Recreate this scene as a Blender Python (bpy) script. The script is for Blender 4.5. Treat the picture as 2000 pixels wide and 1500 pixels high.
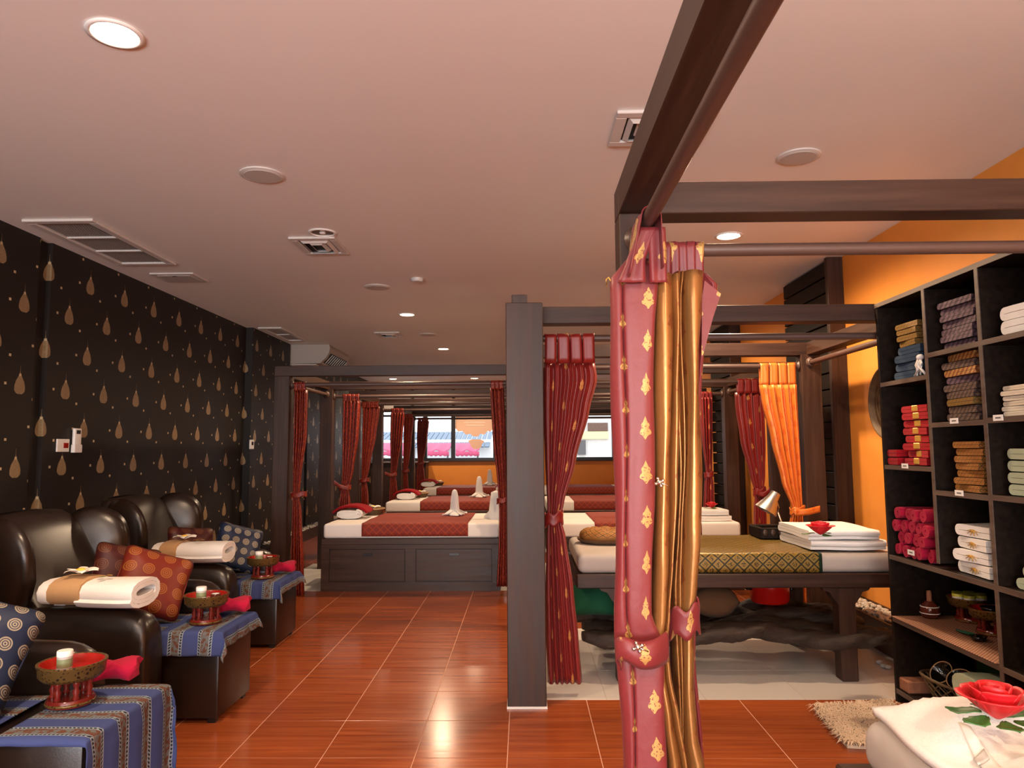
import bpy, bmesh, math, random
from mathutils import Vector, Matrix, Euler
random.seed(7)
PI = math.pi
S = bpy.context.scene
for o in list(bpy.data.objects): bpy.data.objects.remove(o)
C = S.collection
# ------------------------------------------------------------------ camera
F = 1400.0
CAM = Vector((0, 0, 1.40))
VPX, VPY, ROLL = 1022.0, 877.0, -0.35
yaw = math.atan((VPX-1000)/F); pitch = math.atan((VPY-750)/F)
RM = Matrix.Rotation(yaw, 3, 'Z') @ Matrix.Rotation(PI/2+pitch, 3, 'X') @ Matrix.Rotation(math.radians(ROLL), 3, 'Z')
cd = bpy.data.cameras.new('camera'); cam = bpy.data.objects.new('camera', cd); C.objects.link(cam)
cam.matrix_world = Matrix.Translation(CAM) @ RM.to_4x4()
cd.sensor_width = 36; cd.lens = 36*F/2000; cd.clip_start = 0.05; cd.clip_end = 200
S.camera = cam
def ray(px, py): return RM @ Vector(((px-1000)/F, -(py-750)/F, -1))
def PY(px, py, Y): d = ray(px, py); return CAM + d*((Y-CAM.y)/d.y)      # photo pixel on a frontal plane
def PZ(px, py, z=0.0): d = ray(px, py); return CAM + d*((z-CAM.z)/d.z)   # on a level plane
def PX(px, py, X): d = ray(px, py); return CAM + d*((X-CAM.x)/d.x)       # on a side plane
# ------------------------------------------------------------------ light
S.view_settings.view_transform = 'Standard'; S.view_settings.look = 'None'
S.view_settings.gamma = 1; S.view_settings.use_curve_mapping = False
S.view_settings.exposure = 0.33
w = bpy.data.worlds.new('sky'); S.world = w; w.use_nodes = True
w.node_tree.nodes['Background'].inputs[0].default_value = (0.86, 0.93, 1.0, 1)
w.node_tree.nodes['Background'].inputs[1].default_value = 2.6
XL, XR, YB, YF, H = -3.61, 2.70, 17.5, -4.5, 3.0
def area(name, loc, rot, sx, sy, power, col):
    l = bpy.data.lights.new(name, 'AREA'); l.shape = 'RECTANGLE'; l.size = sx; l.size_y = sy; l.energy = power; l.color = col
    o = bpy.data.objects.new(name, l); C.objects.link(o); o.location = loc; o.rotation_euler = rot; return o
# daylight through the shop front behind the camera
area('shopfront_daylight', (-0.5, YF+0.30, 1.3), (PI/2+0.80, 0, 0), 5.6, 1.6, 640, (0.88, 0.95, 1.0))
LAMP_W = 150; WARM = (1.0, 0.70, 0.45)

# ------------------------------------------------------------------ materials
class NT:
    def __init__(s, name, base=(0.5,0.5,0.5), rough=0.5, metal=0.0, **kw):
        s.mat = bpy.data.materials.new(name); s.mat.use_nodes = True
        s.nt = s.mat.node_tree; s.b = s.nt.nodes['Principled BSDF']
        s.set('Base Color', base); s.set('Roughness', rough); s.set('Metallic', metal)
        for k, v in kw.items(): s.set(k.replace('_', ' '), v)
    def put(s, sock, v):
        if isinstance(v, bpy.types.NodeSocket): s.nt.links.new(v, sock)
        elif hasattr(sock, 'default_value'):
            if sock.type == 'RGBA' and not isinstance(v, (int, float)) and len(v) == 3: v = (*v, 1)
            sock.default_value = v
    def set(s, k, v): s.put(s.b.inputs[k], v)
    def n(s, t, out=0, ins=None, **props):
        nd = s.nt.nodes.new('ShaderNode'+t)
        for k, v in props.items(): setattr(nd, k, v)
        for k, v in (ins or {}).items(): s.put(nd.inputs[k], v)
        return nd.outputs[out]
    def m(s, op, a, b=None, c=None):
        nd = s.nt.nodes.new('ShaderNodeMath'); nd.operation = op
        for i, v in enumerate((a, b, c)):
            if v is not None: s.put(nd.inputs[i], v)
        return nd.outputs[0]
    def mix(s, f, a, b):
        nd = s.nt.nodes.new('ShaderNodeMix'); nd.data_type = 'RGBA'
        s.put(nd.inputs[0], f); s.put(nd.inputs[6], a); s.put(nd.inputs[7], b); return nd.outputs[2]
    def ramp(s, f, stops, interp='LINEAR'):
        nd = s.nt.nodes.new('ShaderNodeValToRGB'); cr = nd.color_ramp; cr.interpolation = interp
        while len(cr.elements) < len(stops): cr.elements.new(0.5)
        for e, (p, c) in zip(cr.elements, stops): e.position = p; e.color = (*c, 1)
        s.put(nd.inputs[0], f); return nd.outputs[0]
    def curve(s, v, pts):
        nd = s.nt.nodes.new('ShaderNodeFloatCurve'); cv = nd.mapping.curves[0]
        cv.points[0].location = pts[0]; cv.points[1].location = pts[-1]
        for p in pts[1:-1]: cv.points.new(*p)
        nd.mapping.update(); s.put(nd.inputs[1], v); return nd.outputs[0]
    def sep(s, v):
        nd = s.nt.nodes.new('ShaderNodeSeparateXYZ'); s.put(nd.inputs[0], v); return nd.outputs
    def comb(s, x, y, z=0.0):
        nd = s.nt.nodes.new('ShaderNodeCombineXYZ')
        for i, v in enumerate((x, y, z)): s.put(nd.inputs[i], v)
        return nd.outputs[0]
    def scale(s, v, sc, loc=(0,0,0)):
        nd = s.nt.nodes.new('ShaderNodeMapping'); s.put(nd.inputs[0], v); nd.inputs[3].default_value = sc; nd.inputs[1].default_value = loc; return nd.outputs[0]
    def noise(s, v, sc, det=3, rough=0.5): return s.n('TexNoise', 0, {'Vector': v, 'Scale': sc, 'Detail': det, 'Roughness': rough})
    def uv(s): return s.n('TexCoord', 2)
    def objc(s): return s.n('TexCoord', 3)
    def pos(s): return s.n('NewGeometry', 0)
    def rnd(s): return s.n('ObjectInfo', 5)
    def bump(s, h, strength=0.2, dist=0.01): s.set('Normal', s.n('Bump', 0, {'Height': h, 'Strength': strength, 'Distance': dist}))
MT = {}
def simple(key, base, rough=0.5, metal=0.0, bump=None, var=0.0, **kw):
    t = NT(key, base, rough, metal, **kw)
    if var:
        f = t.noise(t.objc(), 6, 3); t.set('Base Color', t.mix(f, tuple(c*(1-var) for c in base), tuple(min(1, c*(1+var)) for c in base)))
    if bump: t.bump(t.noise(t.objc(), bump[0], 3), bump[1], bump[2] if len(bump) > 2 else 0.004)
    MT[key] = t.mat; return t
for ax, sc in (('x', (1.2, 22, 22)), ('y', (22, 1.2, 22)), ('z', (22, 22, 1.2))):
    t = NT('dark_stained_wood_'+ax, rough=0.38, Specular_IOR_Level=0.35); p = t.scale(t.pos(), sc)
    f = t.noise(p, 1.6, 5, 0.6)
    t.set('Base Color', t.ramp(f, [(0.3, (0.021, 0.0080, 0.0045)), (0.55, (0.041, 0.0175, 0.010)), (0.75, (0.058, 0.027, 0.016))]))
    t.set('Roughness', t.m('ADD', t.m('MULTIPLY', f, 0.2), 0.36)); t.bump(f, 0.08, 0.003); MT['wood'+ax] = t.mat
t = NT('wenge_shelf_board', rough=0.5, Specular_IOR_Level=0.12); f = t.noise(t.scale(t.pos(), (20, 2, 20)), 2, 4)
t.set('Base Color', t.ramp(f, [(0.3, (0.006, 0.0035, 0.0025)), (0.7, (0.016, 0.009, 0.006))])); MT['wenge'] = t.mat
t = NT('edge_band', rough=0.5); f = t.noise(t.scale(t.pos(), (20, 2, 20)), 2, 4)
t.set('Base Color', t.ramp(f, [(0.3, (0.07, 0.042, 0.030)), (0.7, (0.115, 0.075, 0.055))])); MT['edge'] = t.mat
simple('ceiling_paint', (0.80, 0.76, 0.72), 0.55, bump=(40, 0.03))
simple('orange_paint', (0.80, 0.30, 0.045), 0.6, bump=(60, 0.05), var=0.06)
simple('cream_paint', (0.7, 0.62, 0.5), 0.6)
# wallpaper with bodhi leaves and small squares (flat print)
t = NT('leaf_wallpaper', rough=0.55, Specular_IOR_Level=0.3)
x, y, z = t.sep(t.pos()); y = t.m('ADD', y, x)
def leaf_mask(t, u, v, A, B, ou, ov, hw, hh, pts, inflate=1.0):
    fu = t.m('MULTIPLY', t.m('SUBTRACT', t.m('FRACT', t.m('ADD', t.m('DIVIDE', u, A), ou)), 0.5), A)
    fv = t.m('MULTIPLY', t.m('SUBTRACT', t.m('FRACT', t.m('ADD', t.m('DIVIDE', v, B), ov)), 0.5), B)
    tt = t.m('ADD', t.m('DIVIDE', fv, hh), 0.5)
    wv = t.m('MULTIPLY', t.curve(tt, pts), hw)
    m1 = t.m('LESS_THAN', t.m('ABSOLUTE', fu), wv)
    m2 = t.m('MULTIPLY', t.m('GREATER_THAN', tt, 0.0), t.m('LESS_THAN', tt, 1.0))
    return t.m('MULTIPLY', m1, m2), fu, fv
LEAF = [(0, 0.38), (0.05, 0.72), (0.17, 1.0), (0.38, 0.86), (0.57, 0.46), (0.69, 0.17), (0.77, 0.06), (1, 0.03)]
LO = (0.68, 0.28)
ma, fa, fb = leaf_mask(t, y, z, 0.515, 0.595, LO[0], LO[1], 0.055, 0.205, LEAF)
mb_, fc, fd_ = leaf_mask(t, y, z, 0.515, 0.595, LO[0]+0.5, LO[1]+0.5, 0.055, 0.205, LEAF)
leaf = t.m('MAXIMUM', ma, mb_)
def sqm(ou, ov, A=0.515, B=0.595, s=0.0095):
    fu = t.m('MULTIPLY', t.m('SUBTRACT', t.m('FRACT', t.m('ADD', t.m('DIVIDE', y, A), ou)), 0.5), A)
    fv = t.m('MULTIPLY', t.m('SUBTRACT', t.m('FRACT', t.m('ADD', t.m('DIVIDE', z, B), ov)), 0.5), B)
    return t.m('MULTIPLY', t.m('LESS_THAN', t.m('ABSOLUTE', fu), s*1.2), t.m('LESS_THAN', t.m('ABSOLUTE', fv), s))
sq = 0.0
for ou, ov in ((0.28, 0.06), (0.72, 0.22), (0.5, 0.44), (0.22, 0.72), (0.78, 0.56), (0.0, 0.94)):
    q = sqm(LO[0]+ou, LO[1]+ov); sq = q if sq == 0.0 else t.m('MAXIMUM', sq, q)
def veins(fu, fv):
    a = t.m('ABSOLUTE', fu)
    rib = t.m('LESS_THAN', a, 0.0022)
    side = t.m('LESS_THAN', t.m('FRACT', t.m('MULTIPLY', t.m('SUBTRACT', fv, t.m('MULTIPLY', a, 0.7)), 40)), 0.16)
    return t.m('MAXIMUM', rib, side)
vn = t.m('ADD', t.m('MULTIPLY', ma, veins(fa, fb)), t.m('MULTIPLY', mb_, veins(fc, fd_)))
lin = t.noise(t.scale(t.pos(), (2, 3, 90)), 3, 3)
bg = t.mix(lin, (0.007, 0.0052, 0.0045), (0.021, 0.0155, 0.013))
gold = t.mix(t.noise(t.pos(), 25, 2), (0.21, 0.135, 0.065), (0.32, 0.22, 0.12))
gold = t.mix(t.m('MULTIPLY', vn, 0.35), gold, (0.12, 0.07, 0.03))
col = t.mix(leaf, bg, gold); col = t.mix(sq, col, (0.50, 0.38, 0.22))
t.set('Base Color', col); t.set('Roughness', t.m('SUBTRACT', 0.55, t.m('MULTIPLY', leaf, 0.12))); t.bump(lin, 0.1, 0.002)
MT['wallpaper'] = t.mat
# wood look floor tile
def woodtile(key, joints):
    t = NT(key, rough=0.2)
    x, y, z = t.sep(t.pos()); r = t.rnd()
    strip = t.m('FLOOR', t.m('DIVIDE', y, 0.105))
    off = t.m('ADD', t.m('MULTIPLY', strip, 7.31), t.m('MULTIPLY', r, 53.0))
    v = t.comb(t.m('ADD', t.m('MULTIPLY', x, 0.8), off), t.m('MULTIPLY', y, 15.0), t.m('MULTIPLY', r, 9.0))
    f = t.noise(v, 2.2, 6, 0.62)
    sv = t.n('TexWhiteNoise', 0, {'W': t.m('ADD', strip, t.m('MULTIPLY', r, 17.0))}, noise_dimensions='1D')
    col = t.ramp(f, [(0.28, (0.16, 0.028, 0.008)), (0.42, (0.255, 0.055, 0.015)), (0.60, (0.315, 0.076, 0.020)), (0.8, (0.37, 0.105, 0.030))])
    col = t.mix(t.m('MULTIPLY', sv, 0.35), col, (0.20, 0.045, 0.014))
    if joints:
        gx = t.m('LESS_THAN', t.m('FRACT', t.m('DIVIDE', t.m('ADD', x, 40.085), 0.425)), 0.012)
        gy = t.m('LESS_THAN', t.m('FRACT', t.m('DIVIDE', y, 0.45)), 0.011)
        col = t.mix(t.m('MAXIMUM', gx, gy), col, (0.42, 0.19, 0.10))
    t.set('Base Color', col); t.set('Roughness', t.m('ADD', 0.13, t.m('MULTIPLY', f, 0.12))); t.bump(f, 0.02, 0.002)
    MT[key] = t.mat
woodtile('wood_look_tile', False); woodtile('wood_look_floor', True)
simple('grout', (0.62, 0.34, 0.22), 0.7)
simple('white_tile', (0.66, 0.62, 0.57), 0.28, var=0.03)
simple('white_grout', (0.45, 0.41, 0.37), 0.7)
# leather
t = NT('brown_leather', (0.018, 0.0095, 0.0065), 0.30); f = t.n('TexVoronoi', 0, {'Vector': t.objc(), 'Scale': 130.0}); t.bump(f, 0.06, 0.002)
t.set('Base Color', t.mix(t.noise(t.objc(), 5, 3), (0.008, 0.0042, 0.003), (0.018, 0.0095, 0.006))); MT['leather'] = t.mat
# towels / plain cloth
def terry(key, c, rough=0.95):
    t = NT(key, c, rough, Sheen_Weight=0.04, Specular_IOR_Level=0.2); f = t.noise(t.objc(), 260, 3); g = t.noise(t.objc(), 14, 3)
    t.set('Base Color', t.mix(f, tuple(q*0.86 for q in c), tuple(min(1, q*1.1) for q in c)))
    t.bump(t.m('ADD', t.m('MULTIPLY', f, 0.5), g), 0.35, 0.006); MT[key] = t.mat
terry('white_terry', (0.74, 0.71, 0.67)); terry('red_terry', (0.34, 0.006, 0.012)); terry('pink_terry', (0.36, 0.006, 0.035))
terry('tan_cloth', (0.45, 0.27, 0.13)); terry('green_terry', (0.36, 0.40, 0.27)); terry('cream_terry', (0.66, 0.57, 0.44)); terry('red_cloth', (0.26, 0.004, 0.008))
terry('denim_cloth', (0.020, 0.040, 0.075)); terry('green_cloth', (0.01, 0.075, 0.035)); terry('brown_cloth', (0.10, 0.05, 0.025))
simple('white_sheet', (0.76, 0.71, 0.66), 0.85, bump=(9, 0.25, 0.01)); simple('grey_sheet', (0.40, 0.35, 0.31), 0.8, bump=(9, 0.35, 0.012))
# curtain cloths with woven gold motif
MOTIF = [(0, 0.10), (0.10, 0.30), (0.18, 0.55), (0.28, 1.0), (0.40, 0.85), (0.50, 0.62), (0.62, 0.72), (0.75, 0.42), (0.88, 0.2), (1, 0.03)]
def motif_cloth(key, base, gold_c, rough, A=0.17, B=0.128, hw=0.020, hh=0.066, metal=0.0, cover=1.0, sheen=0.04, gm=0.5, bumps=0.15):
    t = NT(key, base, rough, metal, Sheen_Weight=sheen)
    u, v, _ = t.sep(t.uv())
    m1, _, _ = leaf_mask(t, u, v, A, B, 0.2, 0.1, hw, hh, MOTIF)
    m2, _, _ = leaf_mask(t, u, v, A, B, 0.7, 0.6, hw, hh, MOTIF)
    mk = t.m('MAXIMUM', m1, m2)
    hole = t.m('GREATER_THAN', t.noise(t.uv(), 150, 2), 0.40)
    mk = t.m('MULTIPLY', t.m('MULTIPLY', mk, hole), cover)
    fine = t.noise(t.scale(t.uv(), (400, 60, 1)), 1, 2)
    b2 = t.mix(fine, tuple(c*0.88 for c in base), tuple(min(1, c*1.08) for c in base))
    t.set('Base Color', t.mix(mk, b2, gold_c)); t.set('Metallic', t.m('ADD', metal, t.m('MULTIPLY', mk, gm*(1-metal))))
    t.bump(t.noise(t.uv(), 22, 3), bumps, 0.01); MT[key] = t.mat; return t
motif_cloth('crimson_silk', (0.185, 0.020, 0.022), (0.46, 0.27, 0.08), 0.48, gm=0.35)
motif_cloth('gold_satin', (0.40, 0.185, 0.055), (0.26, 0.08, 0.03), 0.30, metal=0.5, gm=0.0, cover=0.8, sheen=0.0)
motif_cloth('scarlet_silk', (0.21, 0.010, 0.007), (0.60, 0.26, 0.07), 0.42, A=0.36, B=0.24, hw=0.022, hh=0.072, gm=0.3)
motif_cloth('orange_lining', (0.70, 0.17, 0.02), (0.45, 0.06, 0.01), 0.38, metal=0.25, gm=0.0, cover=0.6)
# brocade of the far bays: red with fine orange figuring
t = NT('red_brocade', rough=0.5); vz = t.n('TexVoronoi', 0, {'Vector': t.scale(t.uv(), (1, 0.6, 1)), 'Scale': 42.0}, feature='DISTANCE_TO_EDGE')
nz = t.noise(t.uv(), 30, 4); k = t.m('LESS_THAN', t.m('ADD', vz, t.m('MULTIPLY', nz, 0.25)), 0.19)
t.set('Base Color', t.mix(t.m('MULTIPLY', k, 0.75), (0.13, 0.004, 0.003), (0.34, 0.050, 0.009))); MT['brocade'] = t.mat
def diamond_cloth(key, base, line, fig, sc, rough=0.45, metal=0.0, border=None):
    t = NT(key, rough=rough, metal=metal); u, v, _ = t.sep(t.uv())
    a = t.m('FRACT', t.m('MULTIPLY', t.m('ADD', u, v), sc)); b = t.m('FRACT', t.m('MULTIPLY', t.m('SUBTRACT', u, v), sc))
    da = t.m('ABSOLUTE', t.m('SUBTRACT', a, 0.5)); db = t.m('ABSOLUTE', t.m('SUBTRACT', b, 0.5))
    edge = t.m('GREATER_THAN', t.m('MAXIMUM', da, db), 0.42); core = t.m('LESS_THAN', t.m('MAXIMUM', da, db), 0.25)
    fine = t.m('GREATER_THAN', t.noise(t.uv(), sc*9, 2), 0.5)
    c = t.mix(edge, base, line); c = t.mix(t.m('MULTIPLY', core, fine), c, fig)
    if border:
        e = t.m('GREATER_THAN', t.m('ABSOLUTE', u), border[0]); c = t.mix(e, c, border[1])
    t.set('Base Color', c); t.bump(t.noise(t.uv(), 40, 2), 0.12, 0.004); MT[key] = t.mat
diamond_cloth('red_runner', (0.20, 0.012, 0.007), (0.28, 0.040, 0.008), (0.16, 0.028, 0.006), 13, 0.75)
diamond_cloth('green_gold_runner', (0.25, 0.155, 0.030), (0.022, 0.024, 0.008), (0.045, 0.036, 0.010), 13, 0.4, 0.35, border=(0.492, (0.012, 0.045, 0.028)))
diamond_cloth('purple_weave', (0.065, 0.028, 0.045), (0.022, 0.011, 0.02), (0.17, 0.11, 0.13), 26, 0.8)
diamond_cloth('gold_weave', (0.32, 0.14, 0.02), (0.08, 0.028, 0.006), (0.22, 0.05, 0.01), 34, 0.7)
diamond_cloth('ochre_weave', (0.20, 0.11, 0.018), (0.10, 0.06, 0.012), (0.20, 0.09, 0.01), 30, 0.7)
diamond_cloth('mauve_weave', (0.085, 0.042, 0.036), (0.03, 0.02, 0.014), (0.18, 0.12, 0.07), 28, 0.8)
diamond_cloth('orange_weave', (0.27, 0.09, 0.016), (0.15, 0.03, 0.01), (0.5, 0.3, 0.08), 28, 0.7)
# striped batik: stripes run along U, vary over V
t = NT('striped_batik', rough=0.9, Specular_IOR_Level=0.15); u, v, _ = t.sep(t.uv())
q = t.m('FRACT', t.m('DIVIDE', v, 0.155))
BL, BR, GR, DK, LT = (0.042, 0.060, 0.175), (0.115, 0.045, 0.020), (0.125, 0.145, 0.145), (0.010, 0.012, 0.020), (0.26, 0.31, 0.34)
st = t.ramp(q, [(0.0, BL), (0.27, LT), (0.29, DK), (0.36, LT), (0.38, BR), (0.66, LT), (0.68, DK), (0.75, LT), (0.77, BL)], 'CONSTANT')
fl = t.m('GREATER_THAN', t.noise(t.uv(), 48, 2), 0.50)
isbr = t.m('MULTIPLY', t.m('GREATER_THAN', q, 0.38), t.m('LESS_THAN', q, 0.66))
zig = t.m('GREATER_THAN', t.m('FRACT', t.m('ADD', t.m('MULTIPLY', u, 70), t.m('MULTIPLY', t.m('ABSOLUTE', t.m('SUBTRACT', t.m('FRACT', t.m('MULTIPLY', v, 60)), 0.5)), 1.0))), 0.6)
isdk = t.m('ADD', t.m('MULTIPLY', t.m('GREATER_THAN', q, 0.29), t.m('LESS_THAN', q, 0.36)), t.m('MULTIPLY', t.m('GREATER_THAN', q, 0.68), t.m('LESS_THAN', q, 0.75)))
c = t.mix(t.m('MULTIPLY', isbr, t.m('MULTIPLY', fl, 0.85)), st, GR); c = t.mix(t.m('MULTIPLY', isdk, t.m('MULTIPLY', zig, 0.8)), c, LT)
c = t.mix(t.m('MULTIPLY', t.noise(t.uv(), 260, 1), 0.3), c, (0.04, 0.05, 0.09))
t.set('Base Color', c); t.bump(t.noise(t.uv(), 25, 3), 0.25, 0.008); MT['batik'] = t.mat
def ring_cloth(key, base, ringc, A):
    t = NT(key, rough=0.5, Specular_IOR_Level=0.3); u, v, _ = t.sep(t.uv())
    fu = t.m('SUBTRACT', t.m('FRACT', t.m('DIVIDE', u, A)), 0.5); fv = t.m('SUBTRACT', t.m('FRACT', t.m('DIVIDE', v, A)), 0.5)
    r = t.m('SQRT', t.m('ADD', t.m('MULTIPLY', fu, fu), t.m('MULTIPLY', fv, fv)))
    k = t.m('MULTIPLY', t.m('LESS_THAN', r, 0.36), t.m('GREATER_THAN', t.m('FRACT', t.m('MULTIPLY', r, 9.0)), 0.38))
    t.set('Base Color', t.mix(k, base, ringc)); MT[key] = t.mat
ring_cloth('navy_ring_silk', (0.011, 0.018, 0.045), (0.28, 0.24, 0.17), 0.075)
ring_cloth('rust_ring_silk', (0.15, 0.016, 0.007), (0.27, 0.085, 0.018), 0.095)
ring_cloth('wine_ring_silk', (0.050, 0.007, 0.006), (0.11, 0.035, 0.014), 0.095)
simple('red_lacquer', (0.13, 0.012, 0.008), 0.16); simple('bright_lacquer', (0.30, 0.012, 0.008), 0.2)
t = NT('gilt_pattern', rough=0.35, metal=0.5); f = t.n('TexVoronoi', 0, {'Vector': t.objc(), 'Scale': 75.0}, feature='DISTANCE_TO_EDGE')
t.set('Base Color', t.mix(t.m('GREATER_THAN', f, 0.22), (0.15, 0.085, 0.022), (0.032, 0.013, 0.007))); MT['gilt'] = t.mat
simple('white_plastic', (0.80, 0.77, 0.72), 0.35); simple('grey_plastic', (0.50, 0.47, 0.43), 0.45); simple('label_green', (0.20, 0.24, 0.12), 0.5)
simple('black_glaze', (0.006, 0.005, 0.004), 0.1); simple('chrome', (0.75, 0.72, 0.68), 0.18, 1.0); simple('brushed_steel', (0.55, 0.52, 0.48), 0.32, 1.0)
simple('rod_paint', (0.075, 0.040, 0.030), 0.42, var=0.15); simple('black_metal', (0.010, 0.008, 0.008), 0.35)
simple('petal_white', (0.85, 0.80, 0.70), 0.5); simple('petal_yellow', (0.80, 0.50, 0.06), 0.5); simple('rose_red', (0.55, 0.010, 0.016), 0.5); simple('leaf_green', (0.035, 0.13, 0.025), 0.45, var=0.3)
simple('yellow_lid', (0.62, 0.60, 0.06), 0.35); simple('pot_red', (0.55, 0.010, 0.006), 0.2)
simple('glazed_brown', (0.09, 0.018, 0.010), 0.14); simple('terracotta', (0.26, 0.10, 0.05), 0.8, bump=(30, 0.6, 0.01))
simple('pebble', (0.55, 0.50, 0.44), 0.6, var=0.25); simple('vent_dark', (0.012, 0.010, 0.009), 0.8); simple('vent_white', (0.62, 0.58, 0.54), 0.4)
t = NT('wicker', rough=0.6); wv = t.n('TexWave', 1, {'Vector': t.objc(), 'Scale': 60.0, 'Distortion': 2.0}); t.set('Base Color', t.mix(t.noise(t.objc(), 30, 2), (0.06, 0.032, 0.012), (0.15, 0.09, 0.038))); MT['wicker'] = t.mat
t = NT('woven_mat', rough=0.7); f = t.n('TexChecker', 1, {'Vector': t.objc(), 'Scale': 110.0}); t.set('Base Color', t.mix(f, (0.12, 0.045, 0.025), (0.40, 0.19, 0.10))); t.bump(f, 0.4, 0.003); MT['mat'] = t.mat
t = NT('rough_driftwood', rough=0.6); f = t.noise(t.scale(t.pos(), (3, 14, 14)), 2.5, 6, 0.7); t.set('Base Color', t.ramp(f, [(0.3, (0.008, 0.005, 0.003)), (0.6, (0.04, 0.022, 0.014)), (0.8, (0.10, 0.055, 0.03))])); t.bump(f, 0.7, 0.02); MT['drift'] = t.mat
simple('shag', (0.54, 0.40, 0.28), 0.9, var=0.3)
t = NT('clear_glass', (1, 1, 1), 0.0); t.set('Transmission Weight', 1.0); t.set('IOR', 1.02); t.set('Specular IOR Level', 0.3); MT['glass'] = t.mat
simple('frost_film', (0.80, 0.55, 0.42), 0.6); simple('frost_print', (0.88, 0.70, 0.58), 0.6)
simple('paper_tag', (0.75, 0.72, 0.68), 0.6); simple('ink', (0.10, 0.09, 0.09), 0.7); simple('gold_thread', (0.55, 0.30, 0.05), 0.5, 0.3)
def emit(key, col, st):
    t = NT(key, (0.9, 0.9, 0.9)); t.set('Emission Color', col); t.set('Emission Strength', st); MT[key] = t.mat
emit('lamp_glow', (1.0, 0.80, 0.52), 40.0)
simple('skin', (0.45, 0.25, 0.16), 0.6); simple('hair_black', (0.01, 0.008, 0.007), 0.5); simple('shirt_grey', (0.25, 0.27, 0.32), 0.8)

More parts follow.
